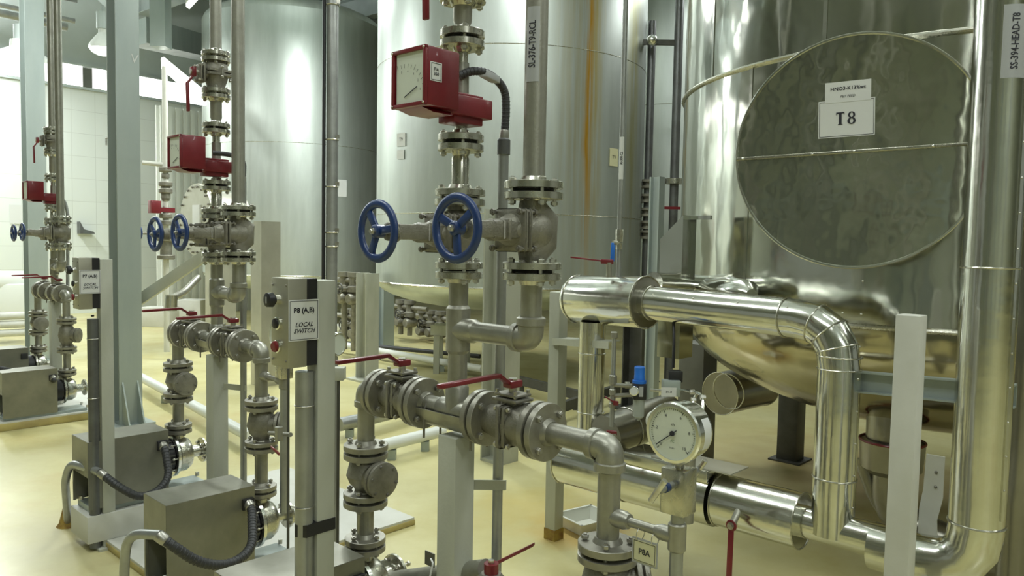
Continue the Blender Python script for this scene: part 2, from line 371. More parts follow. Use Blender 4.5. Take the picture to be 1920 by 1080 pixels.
struct(MB().box(V((-4, -7.3, 2.3)), V((16, 0, 0)), V((0, .3, 0)), V((0, 0, .3))).build('trim_10', 'beam'))  # unseen cross beam, added for the same reflections
ce = MB()
CEZ = 7.6
ce.box(V((0, 12, CEZ+.05)), V((44, 0, 0)), V((0, 44, 0)), V((0, 0, .1))); struct(ce.build('ceiling', 'ceiling'))
# lit strip window along the top of the left wall, in bays
k = 0
for a0, a1 in ((-13, -9.2), (-9.0, -5.4), (-5.2, -1.6), (-1.4, 2.2), (2.4, 6.0)):
    k += 1
    q = WP+WD*((a0+a1)/2)
    MB().box(at(q, 4.775), WD*(a1-a0), WN*.04, Z*.40).build('window_%d' % k, 'lamp_glow', None)['kind'] = 'structure'
for zz in (4.54, 5.0):
    t_ = MB().bar(at(WP+WD*-16, zz), at(WP+WD*14, zz), WN*.12, Z*.05).build('trim_%d' % (1 if zz < 4.6 else 2), 'beam'); struct(t_)
# roof steel: girders with flanges, purlins
def ibeam(p0, p1, h, wv, t=.02):
    s = MB(); d = (p1-p0).normalized(); sd = Z.cross(d).normalized()
    s.bar(p0+Z*(h/2), p1+Z*(h/2), sd*wv, Z*t); s.bar(p0-Z*(h/2), p1-Z*(h/2), sd*wv, Z*t); s.bar(p0, p1, sd*t, Z*h); return s
for i, (off, zz, h) in enumerate(((-9.0, 6.5, .45), (-6.2, 6.5, .45), (-3.4, 6.5, .45), (-.4, 6.5, .45), (2.6, 6.5, .45))):
    p = WP+WD*off; s = ibeam(at(p, zz), at(p+WN*26, zz), h, .24)
    o = s.build('roof_girder', 'beam'); tag(o, 'grey steel roof girder under the ceiling', 'beam', 'steel roof girders'); o['label'] = 'grey steel roof girder under the ceiling'
for i, off in enumerate((.5, 2.2, 4.1, 6.0, 8.2, 10.5)):
    p = WP+WN*off; s = ibeam(at(p+WD*-16, 6.9), at(p+WD*14, 6.9), .22, .14, .014)
    o = s.build('roof_purlin', 'galv'); tag(o, 'thin grey steel purlin running under the ceiling', 'beam', 'roof purlins')
def tray(p0, p1, wd, label, m='conduit', grp=None):
    d = (p1-p0).normalized(); sd = Z.cross(d).normalized(); r = thing('cable_tray', p0, label, 'cable tray', grp)
    s = MB()
    for sg in (-.5, .5): s.bar(p0+sd*(wd*sg), p1+sd*(wd*sg), sd*.02, Z*.10)
    s.build('side_rail', m, r); s = MB(); L = (p1-p0).length; n = int(L/.4)
    for i in range(n): q = p0+d*(.2+i*.4); s.bar(q-sd*wd*.5, q+sd*wd*.5, d*.03, Z*.02)
    s.build('rung', m, r)
    for j in range(4): MB().tube([p0+sd*(wd*(-.3+.18*j))+Z*.04, p1+sd*(wd*(-.3+.18*j))+Z*.04], .02+.004*(j % 2), 8).build('cable', 'rubber' if j % 2 else 'conduit', r)
for (o1, zz, wd, lb) in ((.9, 6.0, .6, 'wide cable tray high along the left wall'), (2.6, 5.6, .4, 'narrower cable tray below the first, in the upper left')):
    p = WP+WN*o1; tray(at(p+WD*-15, zz), at(p+WD*-2.6, zz), wd, lb)
for (o1, zz, r_) in ((1.4, 5.35, .07), (1.75, 5.4, .045), (3.4, 6.15, .10), (3.8, 6.2, .06)):
    p = WP+WN*o1; o = MB().tube([at(p+WD*-15, zz), at(p+WD*(-2.4 if zz < 6 else 4), zz)], r_, 12).build('overhead_pipe', 'conduit'); tag(o, {.07: 'thick grey pipe high along the left wall', .045: 'thin grey pipe high along the left wall', .10: 'widest grey pipe running under the roof', .06: 'slim grey pipe beside the widest overhead pipe'}[r_], 'pipe')
# rectangular grey air duct upper right of the pillar
q0, q1 = P(280, 70, 13.5), P(392, 62, 13.5)
s = MB().bar(P(262, 60, 14), P(400, 95, 17.5), WN*.5, Z*.45); o = s.build('air_duct', 'galv'); tag(o, 'rectangular grey air duct under the roof right of the large pillar', 'duct')
s = MB().bar(P(300, -40, 13), P(302, 90, 13), V((.25, 0, 0)), V((0, .25, 0))); o = s.build('hanger_column', 'galv'); tag(o, 'short grey steel hanger dropping from the roof right of the large pillar', 'beam')
s = MB().bar(P(180, -10, 9), P(225, 30, 9), V((0, .12, 0)), Z*.07); o = s.build('roof_brace', 'galv'); tag(o, 'slanted grey brace at the top between the two left pillars', 'beam')
# high-bay lamps
def bay_lamp(px, py, y, label, r_=.32):
    c = P(px, py, y); r = thing('bay_lamp', c+Z*.5, label, 'lamp', None)
    MB().lathe(c, Z, [(0, r_), (.05, r_*.98), (.16, r_*.62), (.24, r_*.3), (.34, r_*.28)], 28, False).build('reflector', 'white_enamel', r)
    MB().lathe(c+Z*.01, -Z, [(0, r_*.96), (.06, r_*.8), (.10, r_*.4), (.11, .01)], 28).build('diffuser', 'lamp_glow', r)
    MB().cyl(c+Z*.3, c+Z*.55, .09, 16).build('ballast_box', 'beam', r); MB().cyl(c+Z*.5, at(c, CEZ-.005), .012, 8).build('rod', 'beam', r)
bay_lamp(40, 122, 11.0, 'large glowing bay lamp at the far left edge', .46)
bay_lamp(193, 92, 12.0, 'glowing bay lamp just left of the large pillar', .20)
# long tube fittings
def tube_light(p0, p1, label):
    r = thing('tube_light', (p0+p1)/2+Z*.05, label, 'lamp'); d = (p1-p0).normalized(); sd = Z.cross(d).normalized() if abs(d.z) < .9 else V((1, 0, 0))
    MB().bar(p0+Z*.05, p1+Z*.05, sd*.16, Z*.05).build('fitting', 'white_enamel', r); MB().bar(p0, p1, sd*.13, Z*.05).build('diffuser', 'lamp_glow', r)
tube_light(P(352, 12, 12.5), P(374, -12, 12.5), 'short tube light at the top edge left of the left tank')
s = thing('sloping_light', P(340, 150, 12.8), 'long bright lit strip sloping down to the right behind the upper red lever', 'lamp')
MB().bar(P(305, 118, 13.5), P(385, 186, 11.6), WN*.10, Z*.19).build('diffuser', 'lamp_glow', s)
MB().bar(P(305, 112, 13.6), P(385, 180, 11.7), WN*.14, Z*.05).build('fitting', 'white_enamel', s)
# ribbed white panel near the back of the left wall
def rib_panel():
    r = MB(); a = WP+WD*0+WN*.6
    p0 = XY(305, 400, 15.6); d = WD
    for i in range(26):
        q = p0+d*(i*.16); r.box(at(q, 2.1), d*.08, WN*.05, Z*4.2)
    r.box(at(p0+d*2.1, 2.1)-WN*.05, d*4.4, WN*.04, Z*4.2)
    o = r.build('ribbed_partition', 'white_enamel'); tag(o, 'white ribbed partition in front of the far left wall', 'partition')
rib_panel()
# ================================================================ tanks
def tank(name, c, r_, z0, z1, m, label, seams, dish=.35, top=.5, group=None):
    t = thing(name, (c.x, c.y, z0), label, 'tank', group)
    prof = [(0, r_*.02)] + [(dish*(1-math.cos(a)), r_*math.sin(a)) for a in [math.pi/2*k/10 for k in range(1, 10)]] + [(dish, r_)]
    MB().lathe(at(c, z0-dish), Z, [(0, .02)]+[(dish*(1-math.cos(math.pi/2*k/10)), (r_-.004)*math.sin(math.pi/2*k/10)) for k in range(1, 11)], 96).build('dished_bottom', m, t)
    MB().lathe(at(c, z0), Z, [(0, r_), (z1-z0, r_)], 128, False).build('shell', m, t)
    MB().lathe(at(c, z1), Z, [(top*math.sin(math.pi/2*k/8), r_*math.cos(math.pi/2*k/8)) for k in range(8)]+[(top, .02)], 96).build('domed_top', m, t)
    for sz in seams: MB().torus(at(c, sz), Z, r_, .004, 128, 6).build('weld_seam', 'machined', t)
    MB().torus(at(c, z0), Z, r_, .015, 128, 6).build('bottom_rim', 'machined', t)
    return t
c9 = V((-.05, 9.6, 0))
t9 = tank('storage_tank', c9, 1.62, 1.12, 6.6, 'tank_stained', 'large brushed steel tank with a brown drip stain behind the blue handwheels', (3.62, 1.9), dish=.34)
c7 = XY(553, 445, 15.0)
tank('storage_tank', c7, 1.66, .95, 5.55, 'tank', 'brushed steel tank with its domed top in view, left of the stained tank', (3.25,), top=.42)
c4 = XY(1262, 460, 12.6)
tank('storage_tank', c4, 1.5, 1.1, 6.6, 'tank', 'shadowed steel tank in the gap between the stained and the polished tank', (3.62,))
# leg columns of the tanks, each standing on the floor
def hcol(xy, z1, d, wd, label, m='galv', grp=None, name='steel_column', z0=0, base=True, t=.014, plate_=.16):
    r = thing(name, at(xy, z0), label, 'column', grp); s = MB(); sd = Z.cross(d).normalized()
    for sg in (-.5, .5): s.box(at(xy, (z0+z1)/2)+d*(wd*sg), d*t, sd*wd, Z*(z1-z0))
    s.box(at(xy, (z0+z1)/2), d*wd, sd*(t*.7), Z*(z1-z0)); s.build('column_shaft', m, r)
    if base: MB().box(at(xy, z0+.011), d*(wd+plate_), sd*(wd+plate_), Z*.022).build('base_plate', m, r)
    return r
def sqcol(xy, z1, wd, label, m='post_white', d=A, name='support_post', grp=None, z0=0, cap=True, base=True, d2=None, cat='post'):
    r = thing(name, at(xy, z0), label, cat, grp); sd = Z.cross(d).normalized(); wd2 = d2 or wd
    MB().box(at(xy, (z0+z1)/2), d*wd, sd*wd2, Z*(z1-z0), .004).build('post_shaft', m, r)
    if base: MB().box(at(xy, z0+.006), d*(wd+.09), sd*(wd2+.09), Z*.012).build('base_plate', m, r)
    return r
p = XY(234, 440, 6.5); big = hcol(p, 7.4, A, .185, 'large pale grey steel column standing behind the second pump motor box')
for sg in (-1, 1): MB().poly([at(p+U*(.06*sg)+A*.10, .02), at(p+U*(.06*sg)+A*.25, .02), at(p+U*(.06*sg)+A*.10, .38)], U*.012).build('gusset', 'galv', big)
MB().tube([at(p-A*.16+U*.06, 2.42), at(p-A*.22+U*.06, 2.42), at(p-A*.22+U*.06, 2.36)], .008, 8).build('hook', 'bolt', big)
text(big, 'V', .10, at(p+A*.103-U*.05, hz(p, 112)), -U, Z, 'paper', shear=.1)
p = XY(66, 437, 9.7); hcol(p, 7.4, A, .21, 'pale grey steel column at the far left behind the pipes')
# tank legs
hcol(XY(690, 450, 8.8), hz(XY(690, 450, 8.8), 512), A, .18, 'pale steel leg under the left side of the stained tank', 'post_white')
hcol(XY(722, 450, 11.4), 1.05, A, .2, 'steel leg further back under the stained tank', 'galv')
hcol(XY(943, 455, 5.6), hz(XY(943, 455, 5.6), 392), A, .19, 'pale channel column standing on the floor behind the vertical conduit', 'post_white', plate_=0)
hcol(XY(1202, 458, 7.5), hz(XY(1202, 458, 7.5), 535), A, .21, 'dark steel leg behind the air regulator', 'dark_steel')
hcol(XY(1229, 458, 6.6), hz(XY(1229, 458, 6.6), 332), A, .085, 'narrow pale green column left of the polished tank', 'galv')
# clad pyramid-topped leg in front of the left tank
def clad_leg(px0, px1, ytop, yshoulder, y, label, m='housing_light'):
    xa = XY(px0, 445, y); xb = XY(px1, 445, y); z0 = 0; zs = P(px0, yshoulder, y).z; zt = P(px0, ytop, y).z
    wd = (xb-xa).length*.75; c = (xa+xb)/2; r = thing('clad_column', at(c, 0), label, 'column')
    MB().box(at(c, zs/2), A*wd, U*wd, Z*zs).build('cladding', m, r)
    MB().poly([at(c-A*(wd/2)+U*(wd/2), zs), at(c+A*(wd/2)+U*(wd/2), zs), at(c+A*(wd/2)+U*(wd*.5), zt), at(c-A*(wd*.2)+U*(wd*.5), zt)], -U*wd).build('sloped_top', m, r)
    return r
clad_leg(472, 524, 415, 450, 8.4, 'pale clad tank leg with a slanted top, left of the control box')
# ---- polished tank T8
c8 = V((2.49, 4.43, 0)); R8 = 1.5
t8 = thing('clad_tank', at(c8, 0), 'large polished steel clad tank with a round manhole cover marked T8', 'tank')
MB().lathe(at(c8, 1.26), Z, [(0, R8), (6.2, R8)], 160, False).build('shell', 'clad', t8)
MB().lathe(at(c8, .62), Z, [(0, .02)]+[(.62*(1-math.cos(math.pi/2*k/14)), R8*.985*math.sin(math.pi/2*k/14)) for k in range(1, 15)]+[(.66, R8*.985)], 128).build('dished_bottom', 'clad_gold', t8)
for i, sz in enumerate((2.47, 1.27)):
    MB().torus(at(c8, sz), Z, R8+.004, .012, 160, 8).build('lap_seam', 'machined', t8)
def a_of(px, py=400):       # angle on T8's shell that shows at column px
    r = ray(px, 463); b = None; x0 = V((0, 0, 0)); d = V((r.x, r.y, 0)).normalized(); cc = V((c8.x, c8.y, 0)); m_ = cc.dot(d); q = cc.length_squared-R8*R8; disc = m_*m_-q
    t_ = m_-math.sqrt(max(disc, 0)); p_ = d*t_-cc; return math.atan2(p_.y, p_.x), d*t_
for px, z0, z1 in ((1398, 1.27, 2.47), (1325, 2.47, 6), (1530, 2.47, 6)):
    an, pp = a_of(px); MB().patch(c8, R8+.0005, an-.006, an+.006, z0, z1, .003, 2).build('vertical_seam', 'clad_pipe', t8)
# manhole box: short clad drum with a flat two-piece cover
mc = P(1603, 284, 2.98); RM = .445; MD = V((-.47, -.883, 0)).normalized(); MA = V((.883, -.47, 0)).normalized()
drum = MB().lathe(mc-MD*.55, MD, [(0, RM*.985), (.55-.02, RM*.985)], 96, False).build('manhole_drum', 'clad', t8)
cov = MB().lathe(mc-MD*.022, MD, [(0, RM), (.001, RM+.004), (.0219, RM+.004), (.022, RM+.002)], 128).build('manhole_cover', 'clad_dull', t8, 'dull olive round cover')
MB().torus(mc, MD, RM-.002, .006, 128, 6).build('rolled_edge', 'chrome', cov)
upm = V((0, 0, 1))
tilt = .0
s = MB(); a0 = mc-MA*RM*.995+Z*(-.015)+MD*.004; a1 = mc+MA*RM*.985+Z*(.015)+MD*.004
s.bar(a0, a1, MD*.008, Z*.012, .002); s.build('cover_joint', 'machined', cov)
for k in (.03, .33, .5, .8, .97):
    q = a0.lerp(a1, k)+MD*.005; MB().sphere(q, .0055, 10, 8).build('rivet', 'chrome', cov)
def serif_T8(root, c, rt, up, h):
    n = rt.cross(up).normalized(); e = n*.0006; s = MB(); w = h*.62; x = c-rt*h*.45
    s.box(x, rt*h*.21, up*h, e).box(x+up*h*.46, rt*w, up*h*.10, e+n*.0001).box(x-up*h*.475, rt*h*.36, up*h*.05, e+n*.0001)
    for g in (-1, 1): s.box(x+up*h*.39+rt*(w*.47*g), rt*h*.045, up*h*.17, e)
    y = c+rt*h*.40; N = 28
    for (cy, ry, rx, iy, ix) in ((.245, .255, .27, .185, .11), (-.235, .275, .31, .195, .13)):
        i0 = len(s.v)
        for k in range(N):
            t = 2*math.pi*k/N; s.v += [y+up*h*(cy+ry*math.sin(t))+rt*h*rx*math.cos(t)+e, y+up*h*(cy+iy*math.sin(t))+rt*h*ix*math.cos(t)+e]
        for k in range(N): a_, b_ = i0+2*k, i0+2*((k+1) % N); s.f.append((a_, b_, b_+1, a_+1))
    s.build('lettering', 'ink', root, smooth=False)
# cover labels, leaning slightly
u2 = (Z+MA*-.03).normalized(); r2_ = (MA+Z*.03).normalized()
lc = P(1587, 222, 3.0)+MD*.003; dd = (lc-mc).dot(MD); lc = lc-MD*(dd-.002)
lb = plate(cov, 'paper_label', 'paper', lc, r2_, u2, .200, .142, .001, .0016)
serif_T8(lb, lc+MD*.0022, r2_, u2, .047)
lc2 = P(1590, 172, 3.0); lc2 = lc2-MD*((lc2-mc).dot(MD)-.003)
lb = plate(cov, 'paper_label', 'paper', lc2, r2_, u2, .162, .078, .001)
text(lb, 'HNO3-K13%wt', .019, lc2+MD*.002+Z*.012, r2_, u2, bold=.02); text(lb, 'PET FEED', .013, lc2+MD*.002-Z*.018, r2_, u2, shear=.25)
# clad boxes round T8's leg and bottom corner (left)
def clad_box(name, px0, px1, py0, pys, py1, y, label, m='clad'):
    xa = XY(px0, 462, y); xb = XY(px1, 462, y); c = (xa+xb)/2; W = (xb-xa).length*.72; z0 = P(px0, py1, y).z; zs = P(px0, pys, y).z; zt = P(px1, py0, y).z
    r = MB().poly([at(c-A*W/2+U*W/2, z0), at(c+A*W/2+U*W/2, z0), at(c+A*W/2+U*W/2, zt), at(c-A*W/2+U*W/2, zs)], -U*W)
    o = r.build(name, m, t8); return o
clad_box('leg_cladding', 1238, 1304, 405, 448, 668, 3.95, '')
s = MB(); xb = XY(1305, 462, 3.9); s.box(at(xb, P(1305, 408, 3.9).z), A*.16, U*.02, Z*.02); s.build('cladding_edge', 'chrome', t8)
# legs under T8
for (px, y, wd, m, lb) in ((1497, 5.77, .15, 'dark_steel', 'dark square leg standing on the floor under the polished tank'), (1316, 5.6, .20, 'leg_grey', 'broad dark leg under the left edge of the polished tank'), (1212, 9.0, .2, 'dark_steel', 'small dark leg far behind the air regulator')):
    xy = XY(px, 463, y); sqcol(xy, .95 if px == 1497 else (1.02 if px == 1318 else .9), wd, lb, m, A, 'tank_support', None, cat='leg post')
# bottom outlet under T8
bo = XY(1690, 467, 3.75); r = thing('outlet_nozzle', at(bo, .45), 'flanged bottom outlet of the polished tank with red edged cap, behind the white post', 'nozzle')
MB().lathe(at(bo, .50), Z, [(0, .10), (.03, .14), (.16, .15), (.17, .12), (.34, .12)], 32).build('nozzle_body', 'clad_dark', r)
MB().torus(at(bo, .665), Z, .148, .006, 40, 6).build('red_ring', 'red', r)
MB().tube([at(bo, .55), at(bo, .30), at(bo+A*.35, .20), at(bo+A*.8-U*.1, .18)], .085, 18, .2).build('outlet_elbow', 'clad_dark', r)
MB().tube([at(bo-A*.14, .55), at(bo-A*.05, .33), at(bo+A*.1, .22)], .04, 14, .1).build('drain_elbow', 'clad_dark', r)
# ================================================================ pipework of the three pump stations
PR = .0302
def pipe_build(root, pts, r=PR, m='pipe', R=.07, name='pipe', n=20): return MB().tube(pts, r, n, R).build(name, m, root)
def collar(root, p, ax, r=PR*1.2, L=.03, m='pipe', name='weld_collar'):
    ax = ax.normalized(); return MB().lathe(p-ax*L/2, ax, [(0, r*.9), (.004, r), (L-.004, r), (L, r*.9)], 22).build(name, m, root)
def elbow(root, a, b, c, r=PR*1.22, L=.055, m='pipe'):
    """socket elbow at b between directions a and c"""
    da = (a-b).normalized(); dc = (c-b).normalized(); p0 = b+da*L; p1 = b+dc*L
    s = MB().tube([p0, b, p1], r, 22, L*.95)
    for p, d in ((p0, da), (p1, dc)): s.lathe(p-d*.018, d, [(0, r*1.0), (.003, r*1.13), (.022, r*1.13), (.026, r*.98)], 22)
    return s.build('elbow_fitting', m, root)
def ball_valve(p0, p1, hd, label, group=None, det=2, hl=.26, up=Z, handle_m='red', lift=.03):
    d = (p1-p0).normalized(); L = (p1-p0).length; c = (p0+p1)/2; sd = up.cross(d).normalized()
    t = thing('ball_valve', c, label, 'valve', group)
    s = MB(); s.lathe(p0+d*.018, d, [(0, .045), (.012, .043), (L*.30, .056), (L*.42, .060), (L*.58, .060), (L*.70, .056), (L-.048, .043), (L-.036, .045)], 28)
    s.box(c+d*.0, d*.013, sd*.128, up*.128, .012).box(c+d*.019, d*.013, sd*.120, up*.120, .012)
    s.build('valve_body', 'cast', t)
    if det > 1: bolts(t, c+d*.009, d, .074, 4, .062, .0075, 'bolt')
    s = MB(); s.cyl(c+up*.045, c+up*.075, .030, 20); s.box(c+up*.074, d*.098, sd*.078, up*.010, .004).box(c+up*.088, d*.088, sd*.068, up*.009, .004); s.build('stem_pad', 'cast', t)
    if det > 1:
        for a in (-1, 1):
            for b in (-1, 1): MB().cyl(c+up*.082+d*(.036*a)+sd*(.027*b), c+up*.102+d*(.036*a)+sd*(.027*b), .006, 6).build('pad_bolt', 'bolt', t)
    h0 = c+up*.118
    MB().cyl(c+up*.088, c+up*.128, .012, 12).lathe(c+up*.124, up, [(0, .014), (.010, .014)], 6).build('stem', 'bolt', t)
    w = up.cross(hd).normalized(); s = MB(); s.box(h0, hd*.05, w*.036, up*.022, .005)
    s.bar(h0+hd*.018+up*.002, h0+hd*.06+up*lift, w*.024, up*.012, .003)
    s.bar(h0+hd*.055+up*(lift), h0+hd*hl+up*(lift-.004), w*.022, up*.013, .004); s.build('lever_handle', handle_m, t, 'red lever handle' if handle_m == 'red' else 'blue lever handle')
    return t
def handwheel(root, c, ax, R, ph=.4, m='blue'):
    ax = ax.normalized(); a, b = frame(ax); s = MB(); s.torus(c, ax, R-.012, .0125, 56, 12, .75)
    s.lathe(c-ax*.020, ax, [(0, .014), (.004, .019), (.03, .019), (.034, .014)], 24)
    for k in range(3):
        t = ph+k*2*math.pi/3; d = a*math.cos(t)+b*math.sin(t); e = ax.cross(d)
        s.bar(c+d*.012, c+d*(R-.014), e*.022, ax*.011, .003)
    w = s.build('handwheel', m, root, 'blue three-spoked handwheel')
    MB().lathe(c+ax*.010, ax, [(0, .010), (.010, .010)], 6).cyl(c, c+ax*.026, .006, 10).build('wheel_nut', 'bolt', w)
    return w
def gate_valve(c, hh, ax, wd, label, group=None, det=2, WR=.088, globe=False, ph=.4):
    t = thing('gate_valve' if not globe else 'globe_valve', c, label, 'valve', group); a = ax.normalized(); sd = Z.cross(a).normalized()
    s = MB()
    if globe:
        s.tube([c+Z*(hh-.02), c+Z*(hh*.62)+a*.004, c+Z*.03-a*.030, c-Z*.035-a*.026, c-Z*(hh*.62), c-Z*(hh-.02)], [.036, .040, .052, .052, .042, .036], 24)
        s.sphere(c, .062, 24, 16, (.95, .95, 1.05))
    else:
        s.lathe(c-Z*(hh-.02), Z, [(0, .038), (.02, .040), (hh*.62, .058), (hh*1.35, .058), (hh*2-.06, .040), (hh*2-.04, .038)], 26)
    s.lathe(c, a, [(0, .052), (.066, .052)], 24)
    s.build('valve_body', 'cast', t)
    s = MB(); s.box(c+a*.070, a*.015, sd*.118, Z*.118, .010); s.box(c+a*.088, a*.015, sd*.118, Z*.118, .010); s.lathe(c+a*.094, a, [(0, .046), (.035, .030), (.07, .024)], 22)
    s.build('bonnet', 'cast', t)
    if det > 1: bolts(t, c+a*.079, a, .070, 4, .078, .0085, 'bolt_dark')
    s = MB(); s.box(c+a*.135, a*.014, sd*.088, Z*.060, .006); s.box(c+a*.152, a*.010, sd*.078, Z*.052, .005); s.build('gland', 'cast', t)
    if det > 1:
        for sg in (-1, 1): MB().cyl(c+a*.10+Z*(.018*sg)+sd*.028, c+a*.185+Z*(.018*sg)+sd*.028, .006, 8).build('gland_bolt', 'bolt_dark', t)
    s = MB()
    for sg in (-1, 1): s.bar(c+a*.09+sd*(.036*sg), c+a*(wd-.055)+sd*(.024*sg), sd*.010, Z*.044, .004)
    s.lathe(c+a*(wd-.065), a, [(0, .030), (.030, .026), (.034, .020)], 20); s.build('yoke', 'cast', t)
    MB().cyl(c+a*.1, c+a*(wd+.01), .010, 14).build('stem', 'bolt', t)
    handwheel(t, c+a*wd, a, WR, ph)
    return t
def check_valve(p_top, p_bot, sd, label, group=None, det=2):
    c = (p_top+p_bot)/2; t = thing('check_valve', c, label, 'valve', group); L = (p_top-p_bot).length; s = MB()
    s.lathe(p_bot+Z*.02, Z, [(0, .036), (L*.12, .040), (L*.22, .056), (L*.5-.02, .068), (L*.68, .056), (L*.78, .040), (L-.04, .036)], 28)
    s.lathe(c, sd, [(0, .050), (.082, .050)], 24); s.build('valve_body', 'cast', t)
    s = MB(); s.lathe(c+sd*.072, sd, [(0, .060), (.002, .063), (.014, .063), (.016, .060)], 28).lathe(c+sd*.092, sd, [(0, .060), (.002, .063), (.013, .063), (.018, .052)], 28); o = s.build('cover_flange', 'cast', t)
    if det > 1: bolts(o, c+sd*.090, sd, .052, 6, .05, .006, 'bolt_dark')
    return t
def flow_meter(xy, zA, zB, label, tagtxt=None, det=2, hose=True, boxA=(-.05, .10), boxU=(.10, .22), zt=2.135, zb=1.975):
    t = thing('flow_meter', at(xy, (zA+zB)/2), label, 'flow meter'); MB().cyl(at(xy, zB+.02), at(xy, zA-.02), .0185, 20).build('measuring_tube', 'machined', t)
    MB().cyl(at(xy, zB+.06), at(xy, zA-.07), .0225, 20).build('tube_sleeve', 'pipe', t)
    ca = (boxA[0]+boxA[1])/2; cu = (boxU[0]+boxU[1])/2; W = boxA[1]-boxA[0]; D = boxU[1]-boxU[0]; H_ = zt-zb; c = at(xy, (zt+zb)/2)+A*ca+U*cu
    h = MB().box(c, A*W, U*D, Z*H_, .006).build('indicator_housing', 'red', t, 'dark red indicator housing'); fu = c+U*(D/2)
    MB().poly([c-A*W*.42-U*D*.45-Z*H_/2, c-A*W*.42+U*D*.45-Z*H_/2, c-A*W*.3+U*D*.2-Z*(H_/2+.014), c-A*W*.3-U*D*.4-Z*(H_/2+.014)], A*W*.7).build('underside_wedge', 'red', t)
    s = MB()
    for sg in (-1, 1): s.box(fu+A*(W*.46*sg)+U*.004, A*W*.08, U*.010, Z*H_, .002); s.box(fu+Z*(H_*.465*sg)+U*.004, A*W, U*.010, Z*H_*.07, .002)
    s.build('bezel', 'red', h)
    dl = plate(h, 'dial_face', 'dial', fu+U*.0005+A*.006, A, Z, W*.84, H_*.86, .002)
    if det > 1:
        s = MB(); q = fu+U*.0045+A*(-.02)+Z*(-.052)
        s.bar(q, q+A*.055+Z*.024, U*.0012, Z*.0022); s.build('pointer', 'ink', dl)
        s = MB()
        for i in range(11):
            an = math.radians(10+i*10); s.bar(q+(A*math.cos(an)+Z*math.sin(an))*.082, q+(A*math.cos(an)+Z*math.sin(an))*(.092 if i % 5 else .097), U*.0008, Z*.0011)
        s.build('scale_marks', 'ink', dl)
        for i, n_ in enumerate(('0', '2', '4', '6', '8')):
            an = math.radians(12+i*22); text(dl, n_, .010, q+(A*math.cos(an)+Z*math.sin(an))*.072+U*.0005, A, Z)
        for sx in (-1, 1):
            for sz in (-1, 1): MB().sphere(fu+A*(W*.46*sx)+Z*(H_*.46*sz)+U*.010, .004, 8, 6).build('screw', 'bolt', h)
    if tagtxt:
        pc = c+A*(W/2)+Z*.012+U*.03
        lb = plate(h, 'paper_label', 'paper', pc, -U, Z, .042, .052, .001, .0012); text(lb, tagtxt, .0125, pc+A*.002, -U, Z, bold=.02)
    else:
        pc = fu+Z*.0+U*.004; 
    zz = zb+.025
    s = MB(); s.box(at(xy, zz)+U*.035+A*.028, A*.085, U*.20, Z*.058, .004); s.box(at(xy, zz-.035)+U*.02+A*.02, A*.07, U*.12, Z*.03, .004); s.box(at(xy, zz+.034)+U*.02+A*.02, A*.06, U*.13, Z*.014, .004)
    s.build('clamp_block', 'red', t, 'dark red clamp block round the tube')
    return t
def cable_hose(pts, r, label, m='rubber', R=.08, glands=(0, 1), name='flexible_conduit'):
    t = thing(name, pts[0], label, 'cable'); f = fillet(pts, R, 10); MB().tube(f, r, 16).build('hose', m, t)
    # corrugation rings give the ribbed sleeve
    s = MB(); acc = 0
    for a_, b_ in zip(f, f[1:]):
        L = (b_-a_).length; k = 0
        while acc < L: q = a_.lerp(b_, acc/max(L, 1e-6)); s.torus(q, (b_-a_), r, r*.10, 14, 5); acc += r*.9
        acc -= L
    s.build('hose_ribs', m, t)
    if 0 in glands: d = (f[1]-f[0]).normalized(); MB().lathe(f[0]-d*.012, d, [(0, r*1.1), (.008, r*1.25), (.03, r*1.25), (.034, r*1.1)], 12).build('gland', 'bolt_dull', t)
    if 1 in glands: d = (f[-1]-f[-2]).normalized(); MB().lathe(f[-1]-d*.03, d, [(0, r*1.05), (.006, r*1.2), (.034, r*1.2), (.04, r*1.05)], 12).build('gland', 'bolt_dull', t)
    return t
